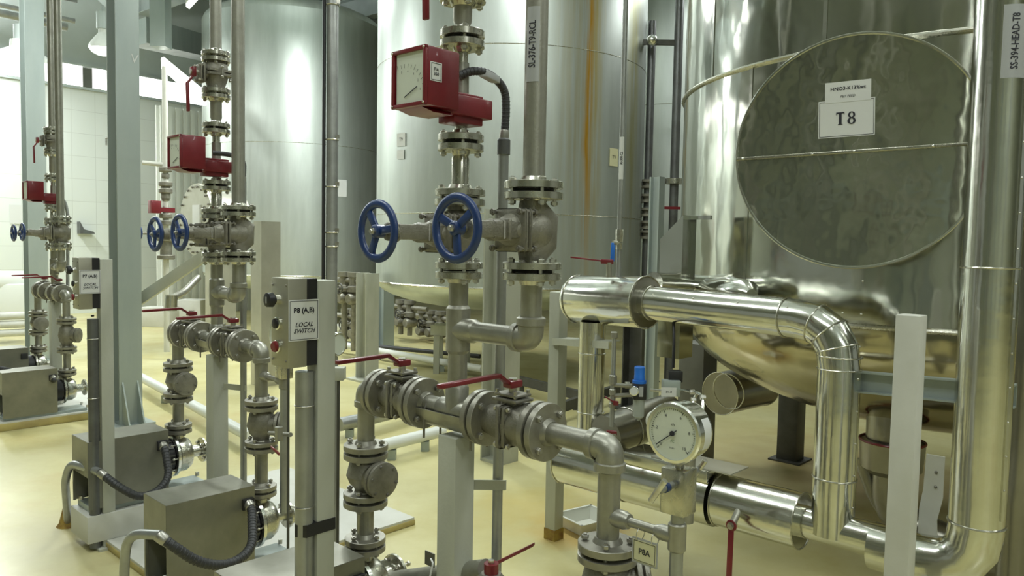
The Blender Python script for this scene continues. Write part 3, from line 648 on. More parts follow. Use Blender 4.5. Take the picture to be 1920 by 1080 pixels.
def pump(xy, zf, zc, boxtop, label, group, det=2, cable=None):
    """magnet pump: volute under its discharge flange, motor towards U under a steel weather box"""
    c = at(xy, zc); t = thing('pump', at(xy, zc-.2), label, 'pump', group)
    s = MB(); s.lathe(c-U*.055, U, [(0, .04), (.004, .082), (.03, .098), (.075, .098), (.085, .07)], 36)
    s.cyl(c+Z*.05, at(xy, zf-.03), .030, 20); s.cyl(c-U*.05, c-U*.13, .034, 20)
    s.build('volute', 'machined', t)
    flange(t, c-U*.145, -U, .070, .016, 'machined', det and 0, nb=4 if det > 1 else 0, bl=.06, hub=.036, detail=det)
    s = MB().lathe(c+U*.030, U, [(0, .112), (.003, .118), (.018, .118), (.021, .112)], 40); s.build('casing_flange', 'chrome' if det > 1 else 'machined', t)
    if det > 1: bolts(t, c+U*.05, U, .098, 8, .05, .007, 'bolt')
    MB().lathe(c+U*.055, U, [(0, .094), (.08, .094), (.085, .08)], 32).build('motor_lantern', 'black', t)
    if det > 1:
        s = MB()
        for k in range(14):
            an = 2*math.pi*k/14; e = Z*math.cos(an)+A*math.sin(an); s.bar(c+U*.06+e*.094, c+U*.115+e*.094, e*.012, U.cross(e)*.010)
        s.build('lantern_ribs', 'dark_steel', t)
    MB().lathe(c+U*.13, U, [(0, .075), (.26, .075)], 26).build('motor', 'dark_steel', t)
    bt = boxtop; bb = zc-.155; w0, w1 = -.055, .175; l0, l1 = .13, .53; cc = at(xy, 0)+A*((w0+w1)/2)+U*((l0+l1)/2); th = .003
    s = MB(); W = w1-w0; L = l1-l0
    s.box(at(cc, bt), A*W, U*L, Z*th); s.box(at(cc, (bt+bb)/2)+A*W/2, A*th, U*L, Z*(bt-bb)); s.box(at(cc, (bt+bb)/2)-A*W/2, A*th, U*L, Z*(bt-bb)); s.box(at(cc, bt-.09)+U*L/2, U*th, A*W, Z*.18)
    s.poly([at(cc, bb)+U*L/2-A*W/2, at(cc, bb)+U*L/2-A*(W/2-.01), at(cc, bt-.17)+U*(L/2)-A*(W/2-.01), at(cc, bt-.17)+U*(L/2)-A*W/2], -U*.01)
    mb_ = s.build('motor_cover', 'housing', t, 'folded steel weather cover over the motor')
    MB().box(at(cc, bt-.075)+A*(W/2+.006)-U*(L/2-.035), A*.02, U*.055, Z*.05, .003).build('cable_entry', 'black', mb_)
    MB().box(at(xy, zc-.17)+U*.2+A*.05, A*.20, U*.62, Z*.03, .003).build('baseplate', 'galv', t)
    for k in (-.12, .5):
        for g in (-.03, .12): MB().cyl(at(xy, zc-.157)+U*k+A*g, at(xy, zc-.135)+U*k+A*g, .011, 6).build('anchor_bolt', 'bolt', t)
    return t, at(cc, bt-.075)+A*(W/2+.012)-U*(L/2-.035), at(cc, bb)
def station(nm, xy1, xy2, o, tL=-.47, tR=.585, F=(-.373, -.170, .122, .350), det=2, dz=0, zm=None, top=7.0, upvalve=True, tagtxt=None, n2=True, zl=(-.745, -.916, -1.08), zr=(-.80, -.97, -1.22), hd=None, ph=(.35, .95), wr=.088, grp=None, gauge=True, steps=None):
    H = lambda d: EYE+d+dz
    hh = .110; zh = EYE+o
    T = at(xy1, zh); e = lambda t: T+A*t
    det_ = det
    n = nm
    # --- valves on the riser
    zC, zV, zD = H(.135), H(.025), H(-.087)
    gv1 = gate_valve(at(xy1, zV), hh, U, .31, 'gate valve on the riser of the %s, its blue handwheel further left' % n, None, det, wr, ph=ph[0])
    # line 2
    zE, zG = H(.146), H(-.078); zT = H(-.27)
    gv2 = gate_valve(at(xy2, (zE+zG)/2), (zE-zG)/2, U, .29, 'globe valve beside the riser of the %s, its blue handwheel further right' % n, None, det, wr*1.02, True, ph=ph[1])
    # --- riser spool with branch, from header to valve
    sp = thing('riser_pipe', T, 'grey riser with a side branch below the handwheels of the %s' % n, 'pipe')
    pipe_build(sp, [e(F[1]+.02), e(F[2]-.02)]); pipe_build(sp, [T, at(xy1, zD-.02)])
    s = MB(); s.lathe(e(-.075), A, [(0, PR), (.01, PR*1.2), (.14, PR*1.2), (.15, PR)], 24); s.lathe(T+Z*.0, Z, [(0, PR*1.2), (.075, PR*1.2), (.085, PR)], 24); s.build('tee_fitting', 'pipe', sp)
    bdir = (xy2-xy1).normalized(); b0 = at(xy1, zT); b1 = at(xy2, zT)
    s = MB(); s.lathe(b0-Z*.075, Z, [(0, PR), (.01, PR*1.25), (.14, PR*1.25), (.15, PR)], 24); s.lathe(b0, bdir, [(0, PR*1.2), (.072, PR*1.2), (.082, PR)], 24); s.build('tee_fitting', 'pipe', sp)
    pipe_build(sp, [b0, b1-bdir*.05]); elbow(sp, b0, b1, b1+Z, m='pipe'); pipe_build(sp, [b1+Z*.05, at(xy2, zG-.02)])
    # --- joints of the valves
    pair(sp, gv1, at(xy1, zD), Z, .073, det, ph=.35); pair(sp, gv2, at(xy2, zG), Z, .083, det, ph=.35)
    # line 2 up to the ceiling
    up2 = thing('return_pipe', at(xy2, zE), 'long upright steel pipe above the globe valve of the %s' % n, 'pipe')
    pair(gv2, up2, at(xy2, zE), Z, .083, det, ph=.35); pipe_build(up2, [at(xy2, zE+.015), at(xy2, top)], PR*1.04); 
    # reducer between valve and meter
    zA, zB = H(.61) if zm is None else EYE+zm[0], H(.30) if zm is None else EYE+zm[1]
    rd = thing('reducer_pipe', at(xy1, zC), 'short reducing piece just below the flow meter of the %s' % n, 'pipe')
    pair(gv1, rd, at(xy1, zC), Z, .077, det, ph=.35)
    MB().lathe(at(xy1, zC), Z, [(0, .027), (.022, .027), ((zB-zC)*.72, .027), ((zB-zC)*.86, .017), (zB-zC, .017)], 22).build('reducer', 'machined', rd)
    fm = flow_meter(xy1, zA, zB, 'dark red flow meter with a square dial on the %s' % n, tagtxt, det, zt=(EYE+.538+dz if zm is None else (zA+zB)/2+.0855), zb=(EYE+.375+dz if zm is None else (zA+zB)/2-.0775))
    pair(rd, fm, at(xy1, zB), Z, .070, det, ph=.2, hub=.03)
    # upper ball valve and supply pipe
    zK, zL_ = (H(.745), H(.93)); 
    rd2 = thing('reducer_pipe', at(xy1, zA), 'short reducing piece just above the flow meter of the %s' % n, 'pipe'); pair(fm, rd2, at(xy1, zA), Z, .068, det, ph=.2, hub=.03)
    MB().lathe(at(xy1, zA), Z, [(0, .019), (.03, .019), (.055, .029), (zK-zA, .029)], 22).build('reducer', 'pipe', rd2)
    bv = ball_valve(at(xy1, zK), at(xy1, zL_), -Z, 'ball valve with hanging red lever, above the %s flow meter' % n, None, det, .20, up=U)
    pair(rd2, bv, at(xy1, zK), Z, .070, det, ph=.35)
    up1 = thing('supply_pipe', at(xy1, zL_), 'upright steel pipe above the hanging-lever valve of the %s' % n, 'pipe'); pair(bv, up1, at(xy1, zL_), Z, .070, det, ph=.35); pipe_build(up1, [at(xy1, zL_+.015), at(xy1, top)], PR*.95)
    # --- header valves
    hdv = hd or U
    vL = ball_valve(e(F[0]), e(F[1]), hdv, 'ball valve with red lever, left of the riser on the %s' % n, None, det)
    vR = ball_valve(e(F[2]), e(F[3]), hdv, 'ball valve with red lever, right of the riser on the %s' % n, None, det, hl=.285)
    pair(sp, vL, e(F[1]), -A, .082, det, m='dull_flange'); pair(sp, vR, e(F[2]), A, .082, det, m='dull_flange')
    # --- down legs
    for side, tt, zz, f, v in (('left', tL, zl, F[0], vL), ('right', tR, zr, F[3], vR)):
        xy = xy1+A*tt; Q = at(xy, zh); sg = -1 if side == 'left' else 1
        leg = thing('elbow_pipe', Q, 'grey elbow pipe turning down at the %s end of the %s' % (side, n), 'pipe')
        flg = e(f); pair(v, leg, flg, A*sg, .082, det, m='dull_flange')
        pipe_build(leg, [flg+A*sg*.015, Q-A*sg*.04]); elbow(leg, flg, Q, Q-Z); za, zb_, zc_ = [EYE+q for q in zz]
        pipe_build(leg, [Q-Z*.04, at(xy, za+.015)])
        cv = check_valve(at(xy, za), at(xy, zb_), A if side == 'left' else (A-U).normalized(), 'round-bodied check valve on the %s down pipe of the %s' % (side, n), None, det)
        pair(leg, cv, at(xy, za), -Z, .078, det, ph=.2, m='dull_flange')
        dr = thing('discharge_pipe', at(xy, zc_), 'short vertical pipe between check valve and pump, %s side of the %s' % (side, n), 'pipe')
        pair(cv, dr, at(xy, zb_), -Z, .078, det, ph=.2, m='dull_flange'); pipe_build(dr, [at(xy, zb_-.015), at(xy, zc_+.015)])
        pc = zc_-.15; 
        pm, cg, bb = pump(xy, zc_, pc, EYE-1.04 if side == 'left' else EYE-1.13, 'pump with folded steel motor cover, %s-hand one of the %s' % (side, n), None, det)
        pair(dr, pm, at(xy, zc_), -Z, .072, det, ph=.6, m='dull_flange')
        if steps is not None: steps.append((side, xy, pc, cg, bb, leg))
    # saddle support and post under the header
    pt = thing('support_post', at(xy1, 0), 'pale square post carrying the valves of the %s on a saddle' % n, 'post')
    pp = xy1+A*.0; zt = zh-.075
    MB().box(at(pp, zt/2), A*.082, U*.082, Z*zt, .004).build('post_shaft', 'post_white', pt); MB().box(at(pp, .008), A*.16, U*.16, Z*.016).build('base_plate', 'post_white', pt)
    s = MB()
    nn = 10; c_ = e(-.02)-Z*.006; i0 = None; L_ = .13
    prof = [(math.cos(math.pi+math.pi*k/nn), math.sin(math.pi+math.pi*k/nn)) for k in range(nn+1)]
    pts = [c_-A*L_+U*(x_*.046)+Z*(z_*.058+.0) for x_, z_ in prof] + [c_-A*L_+U*(x_*.040)+Z*(z_*.050) for x_, z_ in reversed(prof)]
    s.poly(pts, A*(L_*2)); s.build('saddle', 'pipe', pt)
    for q in (-.115, .10): MB().tube([e(q)-U*.035-Z*.1, e(q)-U*.035, e(q)+Z*.034, e(q)+U*.035, e(q)+U*.035-Z*.1], .004, 8, .03).build('u_bolt', 'bolt_dark', pt)
    return fm, pt
# ---- near station
x1, x2 = XY(862, 400, 2.38), XY(999, 430, 2.17)
S1 = []; near = 'nearest station'
station('nearest station', x1, x2, -.525, tagtxt='FIA\n360', steps=S1, ph=(.1, .62))
# ---- middle station
y1, y2 = XY(406, 444, 4.0), XY(447, 444, 3.82)
S2 = []
station('middle station', y1, y2, -.535, tL=-.47, tR=.455, F=(-.40, -.19, .075, .275), zm=(.555, .265), dz=-.015, tagtxt=None, steps=S2, ph=(.35, .1), zl=(-.73, -.90, -1.08), zr=(-.80, -1.0, -1.22), wr=.086)
# ---- far station
w1, w2 = XY(101, 437, 6.9), XY(114, 437, 6.7)
S3 = []
station('far left station', w1, w2, -.52, tL=-.5, tR=.3, F=(-.38, -.2, .03, .2), det=1, dz=-.02, zm=(.50, .24), steps=S3, zl=(-.75, -.92, -1.08), zr=(-.75, -1.0, -1.2), wr=.075)
# ================================================================ control posts
def control_post(px, y, label_txt, where, z_cond_top, cond_m='conduit', tape=False, base_z=0):
    C = XY(px, 450, y); pw = .060; pc = C-A*pw/2-U*pw/2; ztop = EYE-.120
    r = thing('control_post', at(pc, base_z), 'pale square post with conduit, holding the switch box of the %s' % where, 'post')
    MB().box(at(pc, (ztop+base_z)/2), A*pw, U*pw, Z*(ztop-base_z), .003).build('post_shaft', 'post_white', r)
    MB().box(at(pc, base_z+.006), A*.12, U*.12, Z*.012).build('base_plate', 'post_white', r)
    cx = C+U*.030-A*.024
    s = MB().cyl(at(cx, base_z+.012), at(cx, z_cond_top), .0265 if not cond_m.endswith('dark') else .026, 20); s.build('conduit', cond_m, r)
    s = MB()
    for zz in (z_cond_top-.10, z_cond_top-.40): s.torus(at(cx, zz), Z, .0275, .002, 24, 6)
    s.build('conduit_clamp', 'bolt', r)
    if tape:
        zt = hz(C, 990); s = MB(); a = pw+.004
        ring = [C+(A-U*0)*.002+U*-pw, C+A*.002+U*.002, cx+A*.030+U*.010, cx+U*.030, cx-A*.028+U*.012, pc-A*(pw/2+.002)+U*(pw/2), pc-A*(pw/2+.002)-U*(pw/2+.002), C+A*.002-U*(pw+.002)]
        hull = ring[1:]; i = 0
        s.poly([at(q, zt-.018) for q in hull], Z*.036); s.build('black_tape', 'black', r, 'black tape wound round post and conduit')
    # the box
    b = thing('switch_box', at(C+U*.07, EYE-.37), 'steel switch box with black and red buttons on the post of the %s' % where, 'switch box')
    z1, z0 = EYE-.112, EYE-.368; zc = (z0+z1)/2; W = .092; D = .062
    bc = C+U*(.036+D/2)-A*(W/2); MB().box(at(bc, zc), A*W, U*D, Z*(z1-z0), .003).build('box_body', 'switch_steel', b)
    gc = C+U*.018-A*(W/2+.002); MB().box(at(gc, zc), A*(W-.004), U*.034, Z*(z1-z0-.004)).build('rubber_back', 'black', b)
    f = bc+U*D/2
    for sx in (-.4, .4):
        for sz in (-.42, .42): MB().sphere(at(f+A*W*sx, zc+(z1-z0)*sz), .0035, 8, 6).build('cover_screw', 'bolt_dark', b)
    q = at(f-A*.002, zc+.066); s = MB().lathe(q, U, [(0, .014), (.014, .013), (.015, .011)], 20); s.build('button_collar', 'chrome', b); MB().lathe(q+U*.014, U, [(0, .012), (.006, .012), (.008, .021), (.024, .020), (.026, .016)], 20).build('selector_knob', 'black', b)
    MB().box(q+U*.0405, A*.003, U*.001, Z*.018).build('knob_mark', 'paper', b)
    q = at(f-A*.002, zc-.002); MB().lathe(q, U, [(0, .0185), (.008, .0185), (.010, .016)], 24).build('button_collar', 'chrome', b); MB().lathe(q+U*.009, U, [(0, .0145), (.006, .0145), (.008, .011)], 20).build('push_button', 'black', b)
    q = at(f-A*.002, zc-.068); MB().lathe(q, U, [(0, .0185), (.008, .0185), (.010, .016)], 24).build('button_collar', 'chrome', b); MB().lathe(q+U*.009, U, [(0, .0160), (.008, .0160), (.011, .012)], 20).build('push_button', 'red', b, 'red push button')
    lc = at(C+U*.048+A*.0015, zc+.008); lb = plate(b, 'paper_label', 'paper', lc, -U, Z, .098, .118, .001, .0014)
    t1, t2 = label_txt
    text(lb, t1, .0200, lc+A*.002+Z*.028, -U, Z, bold=.03); text(lb, t2, .0180, lc+A*.002-Z*.022, -U, Z, bold=.015, shear=.3)
    return C
Cn = control_post(597, 2.24, ('P8 (A,B)', 'LOCAL\nSWITCH'), 'nearest station', EYE-.385, tape=True)
Cm = control_post(187, 3.86, ('P7 (A,B)', 'LOCAL\nSWITCH'), 'middle station', hz(XY(178, 440, 3.8), 600), 'conduit_dark')
o = MB().tube([at(Cm+U*.03-A*.024, EYE-.40), at(Cm+U*.03-A*.024, hz(XY(178, 440, 3.8), 596))], .008, 8).build('switch_cable', 'black'); tag(o, 'black cable between the switch box and the dark conduit of the middle station', 'cable')
# ================================================================ gauges
def gauge(c, nrm, R, label, det=2, needle=218):
    t = thing('pressure_gauge', c-Z*R, label, 'gauge'); n = nrm.normalized(); rt = Z.cross(n)*1; rt = (Z.cross(n)).normalized(); up = n.cross(rt)
    MB().lathe(c-n*.055, n, [(0, R*.72), (.004, R*.93), (.048, R*.93), (.050, R*1.0), (.068, R*1.0), (.072, R*.95), (.0725, R*.86), (.066, R*.86)], 56, True).build('gauge_case', 'chrome', t)
    d = MB().lathe(c+n*.0125, n, [(0, R*.865), (.001, R*.865)], 48).build('dial_face', 'dial', t)
    if det > 1:
        f = c+n*.0145
        s = MB()
        for i in range(51):
            an = math.radians(225-270*i/50); e = rt*math.cos(an)+up*math.sin(an); L = .10 if i % 10 == 0 else (.07 if i % 5 == 0 else .045)
            s.bar(f+e*(R*.80), f+e*(R*(.80-L)), n.cross(e)*(.0009 if i % 10 else .0014), n*.0005)
        s.build('scale_marks', 'ink', d)
        for i, w_ in enumerate(('0', '2', '4', '6', '8', '10')):
            an = math.radians(225-54*i); text(d, w_, .0105, f+(rt*math.cos(an)+up*math.sin(an))*R*.60, rt, up)
        text(d, 'kPa', .008, f+up*R*.28, rt, up); text(d, 'FC', .009, f-up*R*.26, rt, up, m='green'); text(d, 'EN 837-1', .0045, f-up*R*.48, rt, up)
        an = math.radians(needle); e = rt*math.cos(an)+up*math.sin(an); q = f+n*.002
        s = MB().bar(q-e*.014, q+e*R*.74, n.cross(e)*.0022, n*.001); s.lathe(q, n, [(0, .0065), (.003, .006)], 16); s.build('pointer', 'ink', t)
        # white sticker on the rim
        s = MB(); base = None
        pts = []
        for k in range(9):
            an = math.radians(-30+8*k); e = rt*math.cos(an)+up*math.sin(an); pts.append(e)
        i0 = len(s.v)
        for e in pts:
            for (rr, dn) in ((R*.932, -.045), (R*.932, -.012), (R*.94, -.012), (R*.94, -.045)): s.v.append(c+e*rr+n*dn)
        for k in range(8):
            for qd in range(4): s.f.append((i0+k*4+qd, i0+k*4+(qd+1) % 4, i0+(k+1)*4+(qd+1) % 4, i0+(k+1)*4+qd))
        s.build('rim_sticker', 'paper', t)
    MB().cyl(c-Z*(R*.9)-n*.02, c-Z*(R+.032)-n*.02, .011, 14).build('gauge_stem', 'bolt', t)
    return t
def gauge_stand(xyR, hd, where, tagtxt=None, det=2, gh=-.445):
    """small branch off the down leg, stand pipe, valve block, gauge"""
    gx = xyR+A*.205; z = EYE+hd
    t = thing('gauge_pipe', at(gx, z), 'thin branch and stand carrying the pressure gauge of the %s' % where, 'pipe')
    MB().lathe(at(xyR, z), A, [(0, .024), (.05, .024), (.066, .019), (.068, .012), (.205, .012)], 18).build('branch', 'pipe', t); s = MB().lathe(at(gx, z), -A, [(0, .020), (.045, .020), (.06, .014)], 18)
    s.lathe(at(gx, z-.035), Z, [(0, .019), (.004, .0225), (.066, .0225), (.07, .019)], 18); s.build('tee_fitting', 'pipe', t)
    MB().cyl(at(gx, z-.62), at(gx, EYE-.64), .0165, 18).build('stand_pipe', 'conduit', t)
    b0, b1 = EYE-.645, EYE-.533
    v = thing('gauge_valve', at(gx, b0), 'steel valve block with T-handles under the gauge of the %s' % where, 'valve'); c = at(gx, (b0+b1)/2)
    MB().box(c, A*.066, U*.060, Z*(b1-b0), .004).build('valve_block', 'machined', v)
    if det > 1:
        for sg, m_, up_ in ((1, 'blue', .018), (-1, 'red', .03)):
            q = c+U*(.030*sg)+Z*up_; dv = U*sg
            MB().cyl(q, q+dv*.06, .009, 14).build('handle_stem', 'conduit', v); MB().lathe(q+dv*.020, dv, [(0, .0115), (.014, .0115)], 16).build('colour_ring', m_, v)
            tdir = (A*.55+Z*.85).normalized(); MB().cyl(q+dv*.062-tdir*.034, q+dv*.062+tdir*.034, .0075, 12).build('t_handle', 'bolt', v)
    g = gauge(at(gx, EYE+gh)+U*.02, U, .0745, 'round white-faced pressure gauge in a steel case at the %s' % where, det)
    if tagtxt:
        h = thing('name_plate', at(xyR+A*.12, z-.08), 'small clear plate marked %s hanging from the branch pipe under the gauge' % tagtxt, 'sign'); c = at(xyR+A*.125+U*.016, z-.058)
        MB().box(c, A*.074, U*.002, Z*.064).build('plate_back', 'silver_label', h); pl = plate(h, 'paper_insert', 'paper_yellow', c+U*.001, A, Z, .066, .054, .001, .0008); text(pl, tagtxt, .020, c+U*.003, A, Z, bold=.02)
        for k in (-.022, .022): MB().torus(c+A*k+Z*.038-U*.012, A, .018, .0012, 16, 5).build('wire_tie', 'bolt', h)
    return t
gauge_stand(x1+A*.585, -.705, 'nearest station', 'P8A')
gauge_stand(y1+A*.455, -.66, 'middle station', None, 1)
# ================================================================ conduits and hoses near the meters
cxy = XY(944, 300, 2.42)
r = thing('conduit', at(cxy, 0), 'slim vertical grey conduit beside the near red flow meter, running to the floor', 'pipe')
MB().cyl(at(cxy, .0), at(cxy, hz(cxy, 266)), .0165, 18).build('conduit_tube', 'conduit', r); MB().lathe(at(cxy, hz(cxy, 290)), Z, [(0, .0205), (.045, .0205), (.05, .017)], 16).build('conduit_socket', 'conduit_dark', r)
q = at(cxy, hz(cxy, 905)); MB().bar(at(x1-A*.0+V((.03, .0, 0)), q.z)-U*.02, q+A*.035-U*.0, U*.006, Z*.032).build('conduit_bracket', 'post_white', r)
cable_hose([P(862, 142, 2.35), P(885, 132, 2.36), P(915, 136, 2.38), P(948, 165, 2.42), P(949, 215, 2.42), at(cxy, hz(cxy, 262))], .0125, 'ribbed black hose arching from the near red flow meter to its conduit', R=.05, glands=(1,))
o = MB().bar(P(906, 137, 2.365), P(930, 150, 2.39), Z*.022, V((.028, 0, 0)), .003).build('cable_marker', 'silver_label'); tag(o, 'pale label sleeve on the arching black hose', 'label')
mxy = XY(456, 446, 3.95)
r = thing('conduit', at(mxy, .02), 'slim vertical grey conduit beside the riser of the middle station', 'pipe'); MB().cyl(at(mxy, .05), at(mxy, hz(mxy, 340)), .016, 14).build('conduit_tube', 'conduit', r)
q = at(mxy, hz(mxy, 727)); MB().bar(at(y1, q.z), q+A*.02, U*.005, Z*.03).build('conduit_bracket', 'post_white', r)
cable_hose([P(400, 287, 3.9), P(430, 289, 3.92), P(458, 300, 3.95), at(mxy, hz(mxy, 342))], .012, 'black hose from the middle red flow meter to its conduit', R=.06, glands=(1,))
cable_hose([P(112, 372, 6.8), P(122, 378, 6.85), P(127, 400, 6.85), P(127, 640, 6.85)], .014, 'grey cable pipe beside the far left flow meter', m='conduit', R=.06, glands=())
# motor cables
c0_, cg0 = S2[1][3], S2[1]
p0 = S2[1][3]; cable_hose([p0, p0+A*.03-Z*.02, P(474, 1030, 3.22), P(430, 1062, 3.08), P(372, 1056, 2.98), P(325, 1024, 2.92), P(300, 1006, 2.92)], .019, 'thick black cable looping in front of the nearest motor cover', R=.09)
r = thing('cable_conduit', P(232, 1100, 3.05), 'bent grey conduit rising from the floor to the looping cable of the front motor', 'pipe'); MB().tube([G(236, 1180, .0), P(232, 1060, 3.05), P(240, 1000, 3.0), P(302, 1003, 2.93)], .019, 16, .09).build('conduit_tube', 'conduit', r)
p0 = S2[0][3]; cable_hose([p0, p0+A*.03-Z*.02, P(318, 895, 3.98), P(296, 922, 3.88), P(262, 934, 3.80), P(225, 915, 3.76), P(190, 888, 3.8)], .019, 'grey cable looping in front of the motor cover behind', R=.09)
r = thing('cable_conduit', G(132, 985, 0), 'bent grey conduit rising from the floor left of the dark conduit post', 'pipe'); MB().tube([G(128, 985, 0), P(122, 900, 3.95), P(132, 868, 3.93), P(172, 880, 3.85), P(188, 886, 3.8)], .020, 16, .10).build('conduit_tube', 'conduit', r)
MB().lathe(G(128, 985, .0), Z, [(0, .06), (.02, .045), (.10, .026)], 12).build('rusty_foot', 'rust', r)
p0 = S3[1][3]; cable_hose([p0, p0+A*.03-Z*.02, P(88, 705, 6.6), P(55, 708, 6.5), P(15, 692, 6.4), P(-40, 688, 6.3)], .02, 'dark cable sagging across the far left motor cover', R=.12)
# ================================================================ plinths
def plinth(c0, la, lu, h, label, m='concrete'):
    c = c0+A*la/2-U*lu/2; t = thing('plinth', at(c, 0), label, 'plinth')
    MB().box(at(c, h/2), A*la, U*lu, Z*h, .006).build('plinth_block', 'plinth_yellow', t); MB().box(at(c, h+.006), A*(la-.01), U*(lu-.01), Z*.012).build('plinth_top', m, t); return h+.012
def pump_blocks(S, h, lbl):
    for side, xy, zc, cg, bb, leg in S:
        z1 = zc-.186
        if z1-h > .01:
            o = MB().box(at(xy, (h+z1)/2)+U*.21+A*.06, A*.25, U*.66, Z*(z1-h), .004).build('motor_plinth', 'post_pale'); tag(o, 'pale block under the %s-hand pump of the %s' % (side, lbl), 'base')
h2 = plinth(XY(126, 439, 4.22), 1.35, 1.35, .032, 'low concrete plinth with stained edges under the middle station pumps', 'post_pale')
pump_blocks(S2, h2, 'middle station')
c0_ = XY(-30, 435, 6.9)
h3 = plinth(w1-A*.75+U*.95, 1.25, 1.5, .06, 'low concrete plinth with a yellow edge under the far left pumps', 'post_pale'); pump_blocks(S3, h3, 'far left station')
# ================================================================ insulated pipework on the right
def clad_tube(root, pts, r, name='cladding', m='clad_pipe', rings=(), R=0, n=28, seg=3):
    f = fillet(pts, R, seg) if R else [V(p) for p in pts]; o = MB().tube(f, r, n).build(name, m, root)
    for (p, d) in rings: MB().torus(p, d, r+.0015, .0035, 36, 8).build('lap_seam', 'machined', root)
    return o
dL, dR = P(1072, 560, 3.95), P(1212, 567, 3.58); dd = (dR-dL).normalized()
t = thing('insulated_drum', (dL+dR)/2, 'short fat polished insulation drum on top of the left end of the elbow pipe', 'insulation')
MB().lathe(dL, dd, [(0, .075), (.02, .108), (.05, .121), ((dR-dL).length, .121)], 48).build('cladding', 'clad_pipe', t); MB().torus(dR, dd, .121, .004, 48, 8).build('rolled_edge', 'machined', t); MB().torus(dL+dd*.05, dd, .1215, .003, 48, 8).build('rolled_edge', 'machined', t)
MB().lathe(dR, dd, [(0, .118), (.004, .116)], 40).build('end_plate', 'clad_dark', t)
e0 = dR; e1 = P(1556, 606, 2.87); e2 = P(1560, 1000, 2.87); e1 = V((e2.x, e2.y, e1.z))
t = thing('insulated_elbow_pipe', e0, 'polished insulated pipe running right from the drum and turning down in a segmented elbow', 'pipe')
ed = (e1-e0).normalized(); L1 = (e1-e0).length
rg = [(e0+ed*.035, ed), (e0+ed*(L1-.22), ed), (at(e2, hz(e2, 668)), Z), (at(e2, hz(e2, 895)), Z)]
clad_tube(t, [e0, e1-ed*.0, e2], .0765, rings=rg, R=.17, seg=4, n=36)
f = fillet([e0, e1, e2], .17, 4)
for i in range(2, 6): MB().torus(f[i], (f[i+1]-f[i-1]), .0775, .003, 36, 6).build('elbow_seam', 'machined', t)
s = MB(); s.bar(e0+ed*.05+Z*.0765-A*.0, e0+ed*(L1-.24)+Z*.0765, A.cross(Z)*.012, Z*.003); s.build('length_seam', 'machined', t)
for k in range(5): q = e0+ed*(.08+k*.22)+Z*.045+U*.062; MB().sphere(q, .004, 8, 6).build('rivet', 'bolt', t)
for k in range(8): MB().sphere(at(e2, e2.z+.12+k*.12)+V((.045, -.063, 0)), .004, 8, 6).build('rivet', 'bolt', t)
# lower line
LQ = P(1562, 992, 2.87)
def lowpt(px):          # point on the lower line's axis that shows at column px
    a, b = -2.0, 3.0
    for _ in range(40):
        m_ = (a+b)/2
        if proj(LQ+LD*m_)[0] < px: a = m_
        else: b = m_
    return LQ+LD*a
LD = (A*1.0+V((0, 0, -.0))).normalized()
t = thing('insulated_line', lowpt(1200), 'fat polished insulation along the low pipe, its open end right of the pressure gauge', 'pipe')
a0, a1 = lowpt(1352), lowpt(1505); clad_tube(t, [a0, a1], .108, rings=[(a0, LD), (a1, LD)], n=44)
MB().lathe(a1-LD*.004, LD, [(0, .106), (.002, .100)], 36).build('end_plate', 'clad_dark', t)
t = thing('insulated_valve_box', lowpt(1200), 'olive polished clad valve body lying low behind the gauge stand', 'insulation')
b0, b1 = lowpt(1062), lowpt(1345); clad_tube(t, [b0, b1], .118, m='clad_pipe', rings=[(b0, LD), (lowpt(1180), LD)], n=44)
MB().box((lowpt(1185)+lowpt(1345))/2+Z*.11, LD*((lowpt(1345)-lowpt(1185)).length), U*.19, Z*.05, .003).build('flat_cover', 'clad_pipe', t)
MB().box((lowpt(1250)+lowpt(1370))/2+Z*.138, LD*((lowpt(1370)-lowpt(1225)).length), U*.16, Z*.005).build('cover_plate', 'housing_light', t)
t = thing('bare_pipe', lowpt(1600), 'thin polished pipe continuing the low line to the foot of the tall pipe', 'pipe'); clad_tube(t, [lowpt(1500), lowpt(1830)+LD*.02], .062, rings=[(lowpt(1640), LD), (lowpt(1745), LD)], n=30)
# hanging red lever on the low line
q = lowpt(1405)+U*.10+Z*.0; hx = P(1372, 985, q.y-.05)
t = thing('drain_valve', hx, 'small drain valve on the low line with a red lever hanging straight down', 'valve'); MB().cyl(q-U*.02+Z*.02, hx+U*.0, .014, 14).build('valve_body', 'pipe', t)
MB().cyl(hx-U*.02, hx+U*.012, .014, 14).lathe(hx+U*.006, U, [(0, .011), (.014, .011)], 6).build('stem_nut', 'bolt', t)
MB().torus(hx+U*.004, U, .017, .006, 20, 8, .6).bar(hx+U*.004-Z*.018, hx+U*.010-Z*.30, A*.024, U*.007, .003).build('lever_handle', 'red', t)
# vertical clad pipe under the drum, its post and bracket
vx = XY(1109, 700, 3.78)
t = thing('insulated_riser', at(vx, .6), 'upright polished insulated pipe under the left end of the drum', 'pipe'); zt = dL.z-.10
clad_tube(t, [at(vx, .56), at(vx, zt)], .064, rings=[(at(vx, hz(vx, 662)), Z), (at(vx, hz(vx, 772)), Z)], n=32)
px_ = XY(1050, 460, 4.12); sp_ = sqcol(px_, hz(px_, 547), .072, 'pale square post standing on the floor beside the white tray', 'post_white', A, base=False)
MB().box(at(px_, .03), A*.076, U*.076, Z*.06).build('rusty_foot', 'rust', sp_)
s = MB(); q0 = at(px_, hz(px_, 634)); q1 = P(1152, 640, 3.62); s.bar(q0, q1, U*.09, Z*.006); s.bar(q0+U*.045-Z*.015, q1+U*.045-Z*.015, U*.005, Z*.034); s.build('bracket_channel', 'post_white', sp_)
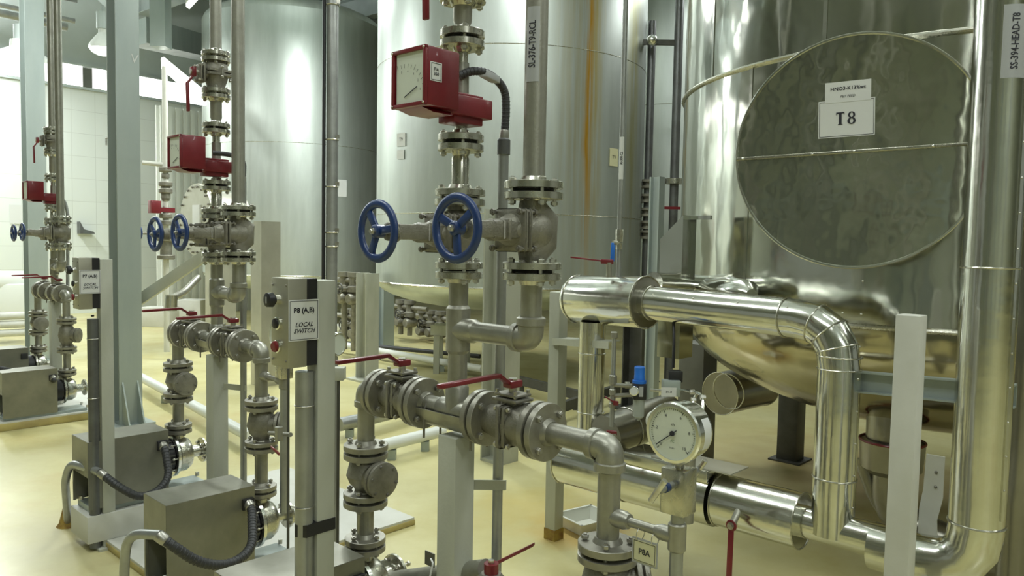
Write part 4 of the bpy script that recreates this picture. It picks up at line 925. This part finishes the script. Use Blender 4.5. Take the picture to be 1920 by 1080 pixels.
# tall pipe on the right
tx = XY(1857, 500, 2.5)
t = thing('tall_insulated_pipe', at(tx, .5), 'tall polished insulated pipe at the right edge with a silver name strip', 'pipe')
RT = .0825; zb = LQ.z
pts = [at(tx, 7.0), at(tx, zb), lowpt(1790)]
clad_tube(t, [at(tx, 7.0), at(tx, zb+.0), at(tx, zb)-A*.32], RT, rings=[(at(tx, hz(tx, 502)), Z), (at(tx, hz(tx, 980)), Z)], R=.15, seg=4, n=40)
an = math.atan2(-tx.y, -tx.x)
sa = an+.95
s = MB().patch(tx, RT, sa-.07, sa+.07, zb+.2, 7.0, .004, 3); s.build('length_seam', 'clad_pipe', t)
for k in range(16): MB().sphere(at(tx, zb+.3+k*.11)+V((math.cos(sa), math.sin(sa), 0))*(RT+.004), .0035, 8, 6).build('rivet', 'bolt', t)
def strip(root, c, r_, ac, zc, ln, wd, txt, size, m='silver_label', flip=1, bold=.02, sq=1.0):
    """vertical name strip wrapped on a pipe, text reading upwards"""
    lb = MB().patch(c, r_, ac-wd/2/r_, ac+wd/2/r_, zc-ln/2, zc+ln/2, .0008, 10).build('name_strip', m, root)
    text(lb, txt, size, None, V((1, 0, 0)), V((0, 1, 0)), bold=bold, squeeze=sq, wrap=lambda u_, v_: V((c.x+(r_+.0018)*math.cos(ac-v_/r_), c.y+(r_+.0018)*math.sin(ac-v_/r_), zc+u_)))
z_a, z_b = hz(tx, 22), hz(tx, 156)
strip(t, tx, RT, an+.42, (z_a+z_b)/2, z_a-z_b, .072, 'SS-394-HEAD-T8', .030, sq=.80, bold=.015)
p_ = XY(1930, 500, 3.0); o = MB().cyl(at(p_, 0), at(p_, 7), .055, 24).build('vertical_pipe', 'clad_dark'); tag(o, 'dark polished upright pipe cut by the right edge behind the tall pipe', 'pipe')
# strip on the near return pipe
z_a, z_b = hz(x2, 18), hz(x2, 157); an2 = math.atan2(-x2.y, -x2.x)
t = thing('pipe_marker', at(x2, (z_a+z_b)/2), 'silver name strip with bold lettering stuck on the near return pipe', 'label'); strip(t, x2, PR*1.045, an2-.35, (z_a+z_b)/2, z_a-z_b, .038, 'SL-376-T9-RCL', .027, sq=.74, bold=.015)
# white post and channel
wx = XY(1698, 820, 2.36); t_ = sqcol(wx, hz(wx, 590), .071, 'tall white painted square post in front of the polished tank', 'post_pale', A)
ca_, cb_ = P(1586, 712, 2.92), P(1906, 742, 2.52); t = thing('channel_bracket', (ca_+cb_)/2, 'steel channel running behind the white post to the tall pipe', 'bracket'); s = MB(); cd_ = (cb_-ca_).normalized(); sd_ = Z.cross(cd_).normalized()
s.bar(ca_, cb_, sd_*.006, Z*.075); s.bar(ca_+Z*.037+sd_*-.015, cb_+Z*.037+sd_*-.015, sd_*.036, Z*.006); s.bar(ca_-Z*.037+sd_*-.015, cb_-Z*.037+sd_*-.015, sd_*.036, Z*.006); s.build('channel', 'galv', t)
for px in (1822, 1868): q = P(px, 733, cb_.y+.03); q = ca_+cd_*((q-ca_).dot(cd_)); MB().lathe(q-sd_*.012, sd_, [(0, .009), (.024, .009)], 6).build('bolt', 'bolt', t)
bx = XY(1766, 466, 2.75); t = thing('angle_bracket', at(bx, .3), 'pale upright angle bracket between white post and tall pipe', 'bracket')
z1, z0 = hz(bx, 852), hz(bx, 1022); MB().poly([at(bx-A*.03, z0), at(bx+A*.035, z0), at(bx+A*.03, z0+(z1-z0)*.3), at(bx+A*.045, z0+(z1-z0)*.55), at(bx+A*.045, z1), at(bx-A*.015, z1), at(bx-A*.02, z0+(z1-z0)*.6), at(bx-A*.03, z0+(z1-z0)*.4)], U*.006).build('bracket_plate', 'post_pale', t)
for f_ in (.82, .66): MB().sphere(at(bx+A*.02+U*.006, z0+(z1-z0)*f_), .006, 8, 6).build('bolt', 'bolt_dark', t)
MB().box(at(bx, z0/2), A*.05, U*.05, Z*z0).build('bracket_foot', 'dark_steel', t)
# pipe from the drum back to the tank
o = MB().tube([P(1225, 530, 3.75), P(1290, 533, 4.0), P(1345, 536, 4.15)], .052, 24).build('tank_branch_pipe', 'clad_pipe'); tag(o, 'short polished pipe joining the drum to the polished tank', 'pipe')
o = MB().lathe(P(1325, 545, 3.98), (P(1470, 562, 3.20)-P(1325, 545, 3.98)).normalized(), [(0, .05), (.05, .07), (.3, .085), (.45, .07), (.5, .03)], 32).build('insulated_nozzle', 'clad_pipe'); tag(o, 'bulging polished nozzle cladding behind the horizontal insulated pipe', 'insulation')
# ================================================================ air line with blue-capped regulator
vx2 = XY(1161, 460, 3.72)
t = thing('thin_pipe', at(vx2, 1.5), 'thin upright pipe rising from the drum to the roof in front of the stained tank', 'pipe'); MB().cyl(at(vx2, dR.z+.05), at(vx2, 7), .0125, 14).build('pipe', 'conduit', t)
s = MB(); zz = hz(vx2, 446); s.lathe(at(vx2, zz-.02), Z, [(0, .018), (.04, .020), (.06, .018)], 8).lathe(at(vx2, zz-.055), Z, [(0, .016), (.03, .016)], 8); s.build('union', 'bolt', t)
strip(t, vx2, .0132, math.atan2(-vx2.y, -vx2.x), hz(vx2, 297), .20, .022, 'AI-300-CL', .016, 'paper', sq=.9)
q = P(1150, 455, 3.70); tv = thing('small_ball_valve', q, 'tiny valve with a hanging blue lever on the thin upright pipe', 'valve'); MB().cyl(at(vx2, q.z), q, .011, 10).build('valve_body', 'bolt', tv); MB().bar(q, q-Z*.09-V((.003, 0, 0)), V((.020, 0, 0)), V((0, .006, 0)), .002).build('lever_handle', 'bright_blue', tv)
q = P(1142, 492, 3.66); tv = thing('small_ball_valve', q, 'valve with a red lever pointing left on top of the drum', 'valve'); MB().cyl(P(1142, 520, 3.66), q, .014, 12).build('valve_body', 'pipe', tv)
MB().bar(q+V((.02, 0, .003)), q-V((.04, 0, -.004)), V((0, .02, 0)), Z*.022, .003).bar(q-V((.03, 0, -.006)), q-V((.185, .02, -.022)), V((0, .018, 0)), Z*.008, .002).build('lever_handle', 'red', tv)
ax_ = XY(1156, 460, 3.45)
t = thing('air_supply_pipe', at(ax_, .8), 'thin upright air pipe with fittings left of the blue-capped regulator', 'pipe'); MB().cyl(at(ax_, hz(ax_, 800)), at(ax_, hz(ax_, 622)), .0105, 12).build('pipe', 'conduit', t)
s = MB()
for yy, rr, hh_ in ((628, .016, .03), (712, .018, .045), (735, .016, .03), (760, .015, .025)): s.lathe(at(ax_, hz(ax_, yy)-hh_/2), Z, [(0, rr*.8), (.004, rr), (hh_-.004, rr), (hh_, rr*.8)], 10)
s.build('pipe_fitting', 'pipe', t); s = MB(); s.cyl(at(ax_, hz(ax_, 722)), P(1192, 724, 3.40), .010, 10); s.lathe(P(1172, 722, 3.43), V((1, 0, 0)), [(0, .016), (.02, .016)], 6); s.cyl(at(ax_, hz(ax_, 742)), P(1192, 740, 3.42), .010, 10); s.build('side_nipple', 'pipe', t)
q = P(1158, 752, 3.43); MB().bar(q+V((.004, 0, -.01)), q+V((-.02, 0, -.008)), V((0, .014, 0)), Z*.02, .002).bar(q+V((-.015, 0, -.006)), q+V((-.058, 0, .020)), V((0, .014, 0)), Z*.007, .002).build('lever_handle', 'red', t, 'small red lever')
fx = XY(1206, 461, 3.38); t = thing('air_regulator', at(fx, hz(fx, 790)), 'air filter regulator with a bright blue cap and clear bowl', 'regulator'); h_ = lambda yy: hz(fx, yy)
MB().lathe(at(fx, h_(718)), Z, [(0, .031), (.012, .031), (.014, .024), (.032, .024), (.034, .023), (h_(687)-h_(718)-.004, .0235), (h_(687)-h_(718), .020)], 24).build('adjusting_cap', 'bright_blue', t)
MB().box(at(fx, (h_(718)+h_(748))/2), V((.058, 0, 0)), V((0, .058, 0)), Z*(h_(718)-h_(748)), .005).build('regulator_body', 'black', t)
MB().box(at(fx, (h_(720)+h_(744))/2)+V((.004, -.030, 0)), V((.018, 0, 0)), V((0, .003, 0)), Z*.045).build('name_plate', 'silver_label', t)
MB().lathe(at(fx, h_(789)), Z, [(0, .004), (.01, .006), (.014, .018), (.022, .025), (h_(748)-h_(789), .026)], 20).build('filter_bowl', 'clear_bowl', t)
q = P(1190, 732, 3.34); g_ = MB().lathe(q, V((-.35, -1, 0)).normalized(), [(0, .021), (.018, .021), (.02, .018)], 24).build('small_gauge', 'chrome', t); MB().lathe(q, V((-.35, -1, 0)).normalized(), [(.0195, .017), (.0205, .017)], 20).build('gauge_dial', 'paper', t)
sx = XY(1259, 461, 3.35); t = thing('solenoid_valve', at(sx, hz(sx, 745)), 'small grey solenoid valve with a black coil and white tag, right of the regulator', 'valve')
MB().box(P(1258, 727, 3.35), V((.075, 0, 0)), V((0, .05, 0)), Z*.07, .003).build('valve_body', 'galv', t); MB().box(P(1265, 705, 3.37), V((.062, 0, 0)), V((0, .05, 0)), Z*.05, .004).build('coil', 'black', t)
pl = plate(t, 'paper_label', 'paper', P(1254, 735, 3.322), V((1, 0, 0)), Z, .066, .040, .001); text(pl, 'SV-8', .014, P(1254, 735, 3.322)+V((0, -.002, 0)), V((1, 0, 0)), Z)
MB().tube([P(1219, 731, 3.38), P(1243, 733, 3.36)], .0065, 10).build('nipple', 'bolt', t)
t = thing('air_tube', P(1275, 733, 3.3), 'thin bright air tube bending towards the top of the gauge', 'pipe')
MB().tube([P(1276, 731, 3.33), P(1305, 735, 3.2), P(1318, 742, 3.1), P(1318, 775, 3.05)], .006, 10, .03).build('tube', 'chrome', t); MB().tube([P(1308, 738, 3.18), P(1300, 748, 3.15), P(1300, 770, 3.12)], .006, 10, .02).build('tube', 'chrome', t)
for px, py, y in ((1298, 735, 3.23), (1318, 745, 3.1), (1300, 750, 3.15)): MB().lathe(P(px, py, y)-V((.01, 0, 0)), V((1, 0, 0)), [(0, .011), (.02, .011)], 6).build('tube_fitting', 'bolt', t)
o = MB().tube([P(1262, 690, 3.38), P(1264, 640, 3.4), P(1262, 560, 3.5)], .007, 8, .05).build('coil_cable', 'black'); tag(o, 'black cable rising from the solenoid valve', 'cable')
q = P(1150, 812, 3.35); tv = thing('small_ball_valve', q, 'valve with a red lever pointing left above the low clad valve body', 'valve'); MB().cyl(P(1150, 850, 3.35), q, .016, 12).build('valve_body', 'pipe', tv)
MB().bar(q+V((.015, 0, 0)), q-V((.03, 0, -.004)), V((0, .022, 0)), Z*.018, .003).bar(q-V((.02, 0, -.004)), q-V((.125, .06, .012)), V((.006, .018, 0)), Z*.009, .002).build('lever_handle', 'red', tv)
# fat pipe running back under the tank
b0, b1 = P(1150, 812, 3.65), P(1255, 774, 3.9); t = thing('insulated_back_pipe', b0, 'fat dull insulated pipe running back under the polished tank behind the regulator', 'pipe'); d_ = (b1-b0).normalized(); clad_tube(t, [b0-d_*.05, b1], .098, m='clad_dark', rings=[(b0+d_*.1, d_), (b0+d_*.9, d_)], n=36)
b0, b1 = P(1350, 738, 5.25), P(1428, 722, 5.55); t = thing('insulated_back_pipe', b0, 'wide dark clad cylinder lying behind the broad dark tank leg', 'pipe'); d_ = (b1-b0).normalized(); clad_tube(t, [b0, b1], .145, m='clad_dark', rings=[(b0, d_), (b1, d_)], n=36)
b0, b1 = P(1228, 790, 3.05), P(1300, 778, 2.75); t = thing('capped_stub', b0, 'pale capped pipe stub sticking out behind the pressure gauge', 'pipe'); MB().lathe(b0, (b1-b0).normalized(), [(0, .030), (.008, .044), (.03, .046), ((b1-b0).length, .046)], 28).build('stub', 'post_white', t); s_ = at(b0+(b1-b0)*.9, .0); MB().cyl(at(s_, LQ.z+.05), at(s_, b1.z-.02), .028, 18).build('stub_neck', 'pipe', t)
# ================================================================ floor pipes, tray, low steel
def floor_pipe(pts, h, r_, label, m='white_enamel', R=.2, name='floor_pipe', grp=None):
    q = [G(px, py, h) for px, py in pts]; t = thing(name, at(q[0], 0), label, 'pipe', grp); MB().tube(q, r_, 16, R if len(q) > 2 else 0).build('pipe', m, t)
    L = (q[1]-q[0])
    for k in (.3, .75): c = q[0]+L*k; MB().box(at(c, (h-r_)/2), V((.06, 0, 0)), V((0, .06, 0)), Z*max(.01, h-r_)).build('pipe_rest', 'galv', t)
    return t
floor_pipe([(262, 706), (470, 818)], .12, .045, 'pale pipe lying slantwise on the floor behind the middle station')
floor_pipe([(640, 646), (905, 692)], .12, .045, 'pale pipe lying on the floor behind the pale tank leg')
floor_pipe([(690, 842), (830, 808)], .12, .045, 'grey pale pipe on the floor right of the near check valve')
floor_pipe([(636, 796), (700, 783), (780, 762)], .12, .055, 'shiny pale pipe on the floor behind the near left down pipe', 'conduit')
floor_pipe([(620, 640), (760, 655), (900, 668)], .08, .03, 'thin dark hose-like pipe on the floor under the stained tank', 'rubber')
for a_, b_, lb in (((970, 712), (1090, 742), 'dark steel channel lying low behind the pale square post'), ((995, 782), (1160, 728), 'dark steel channel crossing low in front of the dark leg')):
    q0, q1 = G(*a_, .15), G(*b_, .15); t = thing('low_channel', at(q0, 0), lb, 'beam'); d_ = (q1-q0).normalized(); s = MB().bar(q0, q1, Z.cross(d_)*.05, Z*.09); s.build('channel', 'dark_steel', t)
    for k in (.08, .92): q = q0.lerp(q1, k); MB().box(at(q, .055), V((.05, 0, 0)), V((0, .05, 0)), Z*.11).build('foot', 'dark_steel', t)
def tray_(c, la, lu, h):
    t = thing('plastic_tray', at(c, 0), 'open white plastic tray on the floor catching drips beside the pale post', 'tray'); m1 = V((.82, .57, 0)); m2 = V((-.57, .82, 0)); s = MB(); th = .004; fl_ = .82
    s.box(at(c, .004), m1*la*fl_, m2*lu*fl_, Z*.006)
    for d_, e_, L_, w_ in ((m1, m2, la, lu), (m2, m1, lu, la)):
        for sg in (-1, 1):
            b = c+d_*(L_/2*fl_*sg); tp = c+d_*(L_/2*sg); s.poly([at(b-e_*w_*fl_/2, .002), at(b+e_*w_*fl_/2, .002), at(tp+e_*w_/2, h), at(tp-e_*w_/2, h)], d_*(th*sg))
    s.build('tray_body', 'plastic_tray', t, smooth=False)
    s = MB()
    for d_, e_, L_, w_ in ((m1, m2, la, lu), (m2, m1, lu, la)):
        for sg in (-1, 1): s.box(at(c+d_*((L_/2+.005)*sg), h), d_*.014, e_*(w_+.02), Z*.004)
    s.build('tray_rim', 'plastic_tray', t, smooth=False)
tray_(G(1099, 990, 0), .25, .22, .075)
# suction line at the bottom edge with its red lever
q0, q1 = P(705, 1092, 2.80), P(912, 1068, 2.30); t = thing('suction_pipe', q0, 'grey pipe at the bottom edge passing behind the near pale post', 'pipe'); MB().tube([q0, q1], .032, 18).build('pipe', 'pipe', t); d_ = (q1-q0).normalized(); pair(t, t, q0+d_*.03, d_, .075, 2, ph=.3)
q = P(921, 1068, 2.26); bvx = thing('suction_valve', q, 'ball valve at the bottom edge with a red lever pointing up to the right', 'valve'); MB().lathe(q-Z*.08, Z, [(0, .04), (.05, .045), (.07, .03)], 20).build('valve_body', 'cast', bvx)
s = MB().lathe(q-Z*.01, Z, [(0, .022), (.03, .022)], 16); e_ = P(1001, 1021, 2.42); s.bar(q+Z*.012, e_, V((.008, .018, 0)), Z*.010, .003); s.build('lever_handle', 'red', bvx); MB().lathe(q+Z*.018, Z, [(0, .010), (.012, .010)], 6).build('stem_nut', 'bolt', bvx)
o = MB().box(P(806, 1048, 2.42), A*.045, U*.004, Z*.045).build('tag_plate', 'housing'); tag(o, 'small bare steel plate on the near post at the bottom edge', 'plate')
o = MB().tube([P(808, 1048, 2.40), P(812, 1056, 2.37), P(802, 1100, 2.37)], .003, 8, .01).build('wire_loop', 'paper'); tag(o, 'thin white wire hooked through the small steel plate', 'wire')
# small bore lines
def thin(px, y0, y1, y, label, r_=.007, m='conduit'):
    xy = XY(px, 450, y); t = thing('small_bore_pipe', at(xy, hz(xy, y1)), label, 'pipe'); MB().cyl(at(xy, 0), at(xy, hz(xy, y0)), r_, 10).build('pipe', m, t); return xy, t
xy, t = thin(636, 690, 1000, 3.0, 'thin dark rod just right of the near control post', .006, 'dark_steel'); MB().box(at(xy, hz(xy, 700)), V((.05, 0, 0)), V((0, .05, 0)), Z*.05, .003).build('rod_head', 'post_white', t)
xy, t = thin(541, 690, 985, 3.4, 'thin dark rod left of the near conduit', .006, 'dark_steel')
xy = XY(523, 446, 3.35)
t = thing('drain_fitting', at(xy, hz(xy, 800)), 'cluster of small drain fittings with a red lever left of the near conduit', 'valve'); s = MB().tube([P(505, 812, 3.5), P(545, 815, 3.35)], .010, 12).lathe(at(xy, hz(xy, 826)), Z, [(0, .018), (.06, .018)], 8); s.build('valve_body', 'pipe', t); MB().bar(P(508, 838, 3.3), P(524, 852, 3.25), V((0, .012, 0)), Z*.012, .002).build('lever_handle', 'red', t)
# paper sheets on the tanks
def tank_sheet(c, R_, px, py, w_, h_, label, m='paper', txt=None):
    r_ = ray(px, py); d = V((r_.x, r_.y, 0)).normalized(); cc = V((c.x, c.y, 0)); m_ = cc.dot(d); tt = m_-math.sqrt(m_*m_-cc.length_squared+R_*R_); pp = d*tt; n = (pp-cc).normalized(); z = hz(pp, py)
    t = thing('paper_sheet', at(pp, z-h_/2), label, 'paper'); c0 = at(pp, z)+n*.006; rt = Z.cross(n).normalized(); pl = plate(t, 'sheet', m, c0, rt, Z, w_, h_, .002)
    if txt: text(pl, txt, w_*.38, c0+n*.004, rt, Z)
tank_sheet(c9, 1.62, 753, 262, .155, .14, 'upper white paper sheet on the stained tank left of the near flow meter', txt='T9'); tank_sheet(c9, 1.62, 752, 290, .13, .10, 'lower white paper sheet on the stained tank just under the T9 sheet', txt='')
tank_sheet(c9, 1.62, 1150, 295, .14, .19, 'yellowish paper sheet near the right side of the stained tank', 'paper_yellow', 'T9')
tank_sheet(c7, 1.66, 640, 353, .21, .30, 'white paper sheet on the left tank beside the upright pipe')
# ================================================================ background pipework
def bgpipe(px, y, r_, label, m='conduit', z1=7.5, y0=None, y1=None):
    xy = XY(px, 445, y); t = thing('vertical_pipe', at(xy, 0), label, 'pipe'); za = 0 if y1 is None else hz(xy, y1); zb_ = z1 if y0 is None else hz(xy, y0); MB().cyl(at(xy, za), at(xy, zb_), r_, 18).build('pipe', m, t); return xy, t
xy, t = bgpipe(622, 6.2, .046, 'upright steel pipe with clamps between the left tank and the stained tank')
for yy in (10, 262, 350, 436, 462): MB().torus(at(xy, hz(xy, yy)), Z, .049, .006, 20, 6).box(at(xy, hz(xy, yy))+V((.05, -.03, .02)), V((.03, 0, 0)), V((0, .01, 0)), Z*.03).build('pipe_clamp', 'bolt', t)
q = xy+V((-.062, -.02, 0)); o = MB().cyl(at(q, 0), at(q, 7.5), .014, 10).build('cable', 'black'); tag(o, 'black cable running up the left side of the clamped upright pipe', 'cable')
xy, t = bgpipe(1212, 9.2, .045, 'grey upright pipe with a flat bracket in the gap right of the stained tank', 'conduit_dark', y0=40)
s = MB()
for yy in (345, 372, 398, 422, 440): s.lathe(at(xy, hz(xy, yy)-.05), Z, [(0, .10), (.03, .10), (.031, .06), (.07, .06), (.071, .10), (.10, .10)], 18)
s.build('valve_stack', 'cast', t)
xy, t = bgpipe(1261, 9.0, .05, 'second upright pipe in the dark gap left of the polished tank', 'conduit_dark', z1=7.4); MB().lathe(at(xy, hz(xy, 345)), Z, [(0, .11), (.06, .11)], 20).build('flange', 'machined', t)
q = P(1262, 390, 8.8); o = MB().bar(q-V((.1, 0, 0)), q+V((.08, 0, 0)), V((0, .03, 0)), Z*.03).build('lever_handle_far', 'red'); o.name = 'valve_lever'; o['label'] = 'tiny dark red lever in the gap left of the polished tank'; o['category'] = 'valve'
q = P(1249, 463, 8.8); o = MB().bar(q-V((.06, 0, 0)), q+V((.06, 0, 0)), V((0, .03, 0)), Z*.03).build('small_valve', 'bright_blue'); o['label'] = 'tiny blue lever in the gap left of the polished tank'; o['category'] = 'valve'
q = P(1223, 75, 8.9); t = thing('wall_bulkhead', q, 'small round steel fitting high in the gap right of the stained tank', 'fitting'); MB().sphere(q, .06).build('dome', 'chrome', t); MB().box(q+V((.1, .1, 0)), V((.5, 0, 0)), V((0, .04, 0)), Z*.06).build('arm', 'dark_steel', t)
# fourth station far behind
fx4 = XY(311, 441, 10.0)
t = thing('far_supply_pipe', at(fx4, 0), 'far slender pipe with small valves between the large pillar and the middle station', 'pipe'); MB().cyl(at(fx4, .1), at(fx4, hz(fx4, 125)), .036, 14).build('pipe', 'post_pale', t)
s = MB()
for yy, rr in ((318, .08), (330, .05), (345, .085), (358, .085), (372, .05), (405, .08), (418, .09), (448, .11), (482, .11)): s.lathe(at(fx4, hz(fx4, yy)-.03), Z, [(0, rr*.9), (.01, rr), (.05, rr), (.06, rr*.9)], 18)
s.cyl(at(fx4, hz(fx4, 372)), at(fx4, hz(fx4, 342)), .06, 14); s.cyl(at(fx4, hz(fx4, 478)), at(fx4, hz(fx4, 450)), .075, 14); s.build('valve_stack', 'cast', t)
s = MB().box(at(fx4, hz(fx4, 389))+U*.14, A*.12, U*.12, Z*.16, .005).box(at(fx4, hz(fx4, 394)), A*.1, U*.2, Z*.06); s.build('meter_housing', 'red', t); handwheel(t, at(fx4, hz(fx4, 438))+U*.33, U, .09, .3, 'blue'); MB().cyl(at(fx4, hz(fx4, 438)), at(fx4, hz(fx4, 438))+U*.33, .02, 10).build('wheel_stem', 'cast', t)
o = MB().tube([P(268, 305, 10.0), P(311, 309, 10.0)], .03, 10).build('horizontal_pipe', 'post_pale'); tag(o, 'short pale horizontal pipe right of the large pillar', 'pipe')
# round bolted manway of another vessel
mw = P(367, 412, 10.6); t = thing('vessel_manway', at(mw, 0), 'pale round bolted manway cover behind the middle station handwheels', 'manhole'); RW = .50
MB().lathe(mw-U*.6, U, [(0, RW*.8), (.5, RW*.8), (.501, RW), (.56, RW), (.561, RW*.98), (.60, RW*.98)], 48).build('cover', 'housing_light', t); bolts(t, mw-U*.03, U, RW*.9, 20, .12, .016, 'bolt_dark')
MB().box(mw+U*.01+A*.05, A*.22, U*.02, Z*.4).build('inspection_plate', 'paper', t); MB().box(at(mw-U*.35, mw.z/2-.2), A*.3, U*.3, Z*(mw.z-.4)).build('pedestal', 'housing_light', t)
# slanting beam behind the middle station
t = thing('slanted_brace', P(270, 556, 6.9), 'pale slanted brace rising from the large pillar to the middle station', 'beam'); MB().bar(P(262, 562, 6.7), P(392, 474, 6.5), V((0, .06, 0)), Z*.11, .003).build('brace_bar', 'post_white', t)
# far left white vessel, pipes and blocks
o = MB().cyl(P(-60, 530, 10.6), P(52, 528, 11.4), .16, 28).build('white_header', 'white_enamel'); tag(o, 'fat white horizontal pipe at the far left edge below the wall', 'pipe')
for i, (yy, lb) in enumerate(((592, 'top one of three pale pipes stacked at the far left edge'), (608, 'middle one of three pale pipes stacked at the far left edge'), (624, 'lowest of three pale pipes stacked at the far left edge'))):
    o = MB().tube([P(-40, yy+3, 10.0), P(50, yy-1, 10.4)], .05, 12).build('stacked_pipe', 'post_pale'); tag(o, lb, 'pipe', 'pale pipes stacked at the left edge')
o = MB().box(P(18, 565, 11.3), A*.8, U*.5, Z*.55, .02).build('white_machine', 'white_enamel'); tag(o, 'pale box-like machine at the far left under the white horizontal pipe', 'machine')
for (a_, b_, hh_, lb) in (((268, 612), (330, 610), .34, 'low concrete block on the floor right of the large pillar'), ((338, 604), (385, 602), .42, 'pale block behind the left ball valve of the middle station')):
    q0, q1 = G(*a_, 0), G(*b_, 0); o = MB().box(at((q0+q1)/2, hh_/2)+V((0, .0, 0)), V(((q1-q0).length, 0, 0)), V((0, .4, 0)), Z*hh_, .01).build('concrete_block', 'post_pale'); tag(o, lb, 'block')
t = thing('clad_pipe_end', P(321, 568, 9.0), 'small shiny clad pipe end right of the large pillar above the floor block', 'pipe'); MB().cyl(P(320, 582, 9.0), P(321, 553, 9.0), .07, 22).build('cladding', 'clad_pipe', t); MB().tube([P(320, 560, 9.0), P(345, 548, 9.3), P(372, 520, 9.6)], .04, 12, .1).build('branch', 'pipe', t)
# sheet and dark bracket on the left wall
for (px, py, w_, h_, m, lb) in ((33, 402, .28, .36, 'paper', 'white paper sheet on the left wall at the far left'), (157, 428, .26, .22, 'blue', 'small dark blue box on the white wall left of the large pillar')):
    r_ = ray(px, py); # intersection with the wall plane
    k_ = (WP-C0).dot(V((-WD.y, WD.x, 0)))/r_.dot(V((-WD.y, WD.x, 0))); q = C0+r_*k_; n_ = V((WD.y, -WD.x, 0))
    if m == 'paper': o = MB().box(q+n_*.02, WD*w_, n_*.004, Z*h_).build('wall_sheet', m); tag(o, lb, 'paper')
    else: o = MB().poly([q-WD*w_*.5-Z*h_*.5+n_*.01, q+WD*w_*.6-Z*h_*.5+n_*.01, q+WD*w_*.5-Z*h_*.3+n_*.01, q-WD*w_*.2-Z*h_*.1+n_*.01, q-WD*w_*.5+Z*h_*.6+n_*.01], n_*.15).build('wall_box', 'conduit_dark'); tag(o, 'small dark wedge-shaped holder on the white wall left of the large pillar', 'holder')
# clutter of small valves under the far tanks
def far_valves(px, py, y, label, n=3, sc=1.0):
    c = P(px, py, y); t = thing('valve_cluster', at(c, 0), label, 'valve', None); s = MB()
    for k in range(n):
        q = c+A*(.22*k*sc); s.lathe(at(q, .12), Z, [(0, .04), (c.z-.3, .04), (c.z-.29, .09), (c.z-.22, .09), (c.z-.2, .06), (c.z-.1, .06), (c.z-.09, .09), (c.z-.03, .09)], 16)
        s.lathe(at(q, c.z-.26)-U*.1, U, [(0, .07), (.03, .08), (.17, .08), (.2, .06)], 14)
    s.tube([c-A*.3-Z*.02, c+A*(.22*n+.2)*sc-Z*.02], .035, 12); s.build('valve_body', 'cast', t); handwheel(t, c+U*.22+A*.2-Z*.12, U, .08, .2, 'dark_steel'); MB().cyl(c+A*.2-Z*.12, c+U*.22+A*.2-Z*.12, .015, 8).build('wheel_stem', 'cast', t)
far_valves(646, 522, 10.4, 'cluster of far valves right of the near switch box', 2)
far_valves(752, 572, 12.2, 'cluster of far valves on the floor left of the near riser', 2)
far_valves(650, 590, 11.5, 'low cluster of far valves behind the first far cluster', 2)
far_valves(560, 582, 12.5, 'low valves beneath the left tank')
far_valves(792, 590, 12.5, 'row of small far valves below the stained tank', 3)
q0, q1 = G(825, 682, 0), G(850, 640, 0)
t = thing('pale_bench', at(P(845, 618, 9.4), 0), 'pale steel frame bench under the stained tank behind the riser', 'frame'); c = P(845, 618, 9.4); MB().box(c, V((.42, -.1, 0)), V((.05, .3, 0)), Z*.12).build('top', 'post_white', t)
for sx_, sy_ in ((-.16, -.1), (.18, -.16), (-.14, .16), (.2, .1)): MB().box(at(c+V((sx_, sy_, 0)), c.z/2-.03), V((.07, 0, 0)), V((0, .07, 0)), Z*(c.z-.06)).build('leg', 'post_white', t)
t = thing('white_basin', G(650, 618, 0), 'white shallow basin on the floor far behind, right of the near control post', 'basin'); MB().lathe(G(648, 622, 0), Z, [(0, .14), (.02, .2), (.11, .24), (.12, .24), (.12, .22), (.03, .18), (.028, .01)], 28, False).build('bowl', 'plastic_tray', t)
g4 = P(630, 645, 3.2)
gauge(g4, (A-U*.3).normalized(), .05, 'pale edge of a gauge peeking out right of the near control post', 1)
o = MB().tube([g4-Z*.05, at(g4, .0)], .008, 8, .04).build('gauge_tube', 'conduit'); tag(o, 'thin tube under the gauge right of the near control post', 'pipe')
o = MB().box(G(1416, 748, .003), V((.22, .06, 0)), V((-.05, .16, 0)), Z*.003).build('paper_sheet', 'paper'); tag(o, 'white paper lying on the floor behind the dark leg of the polished tank', 'paper')
# unseen pipework added behind the camera only for the polished cladding to mirror
for xy_, hs, lb in ((V((-.75, -.55, 0)), (1.75, 1.98), 'unseen flanged pipe added to be mirrored in the left half of the round manhole cover'), (V((-2.6, -2.2, 0)), (1.2, 2.3), 'second unseen flanged pipe added to be mirrored more faintly in the round manhole cover')):
    t = thing('vertical_pipe', xy_, lb, 'pipe'); MB().cyl(xy_, at(xy_, 7), .032, 18).build('pipe', 'pipe', t)
    for h_1 in hs: MB().lathe(at(xy_, h_1), Z, [(0, .08), (.022, .08), (.0221, .05), (.028, .05), (.0281, .08), (.05, .08)], 24).build('flange', 'cast', t)
    MB().sphere(at(xy_, (hs[0]+hs[1])/2), .062).build('valve_body', 'cast', t)
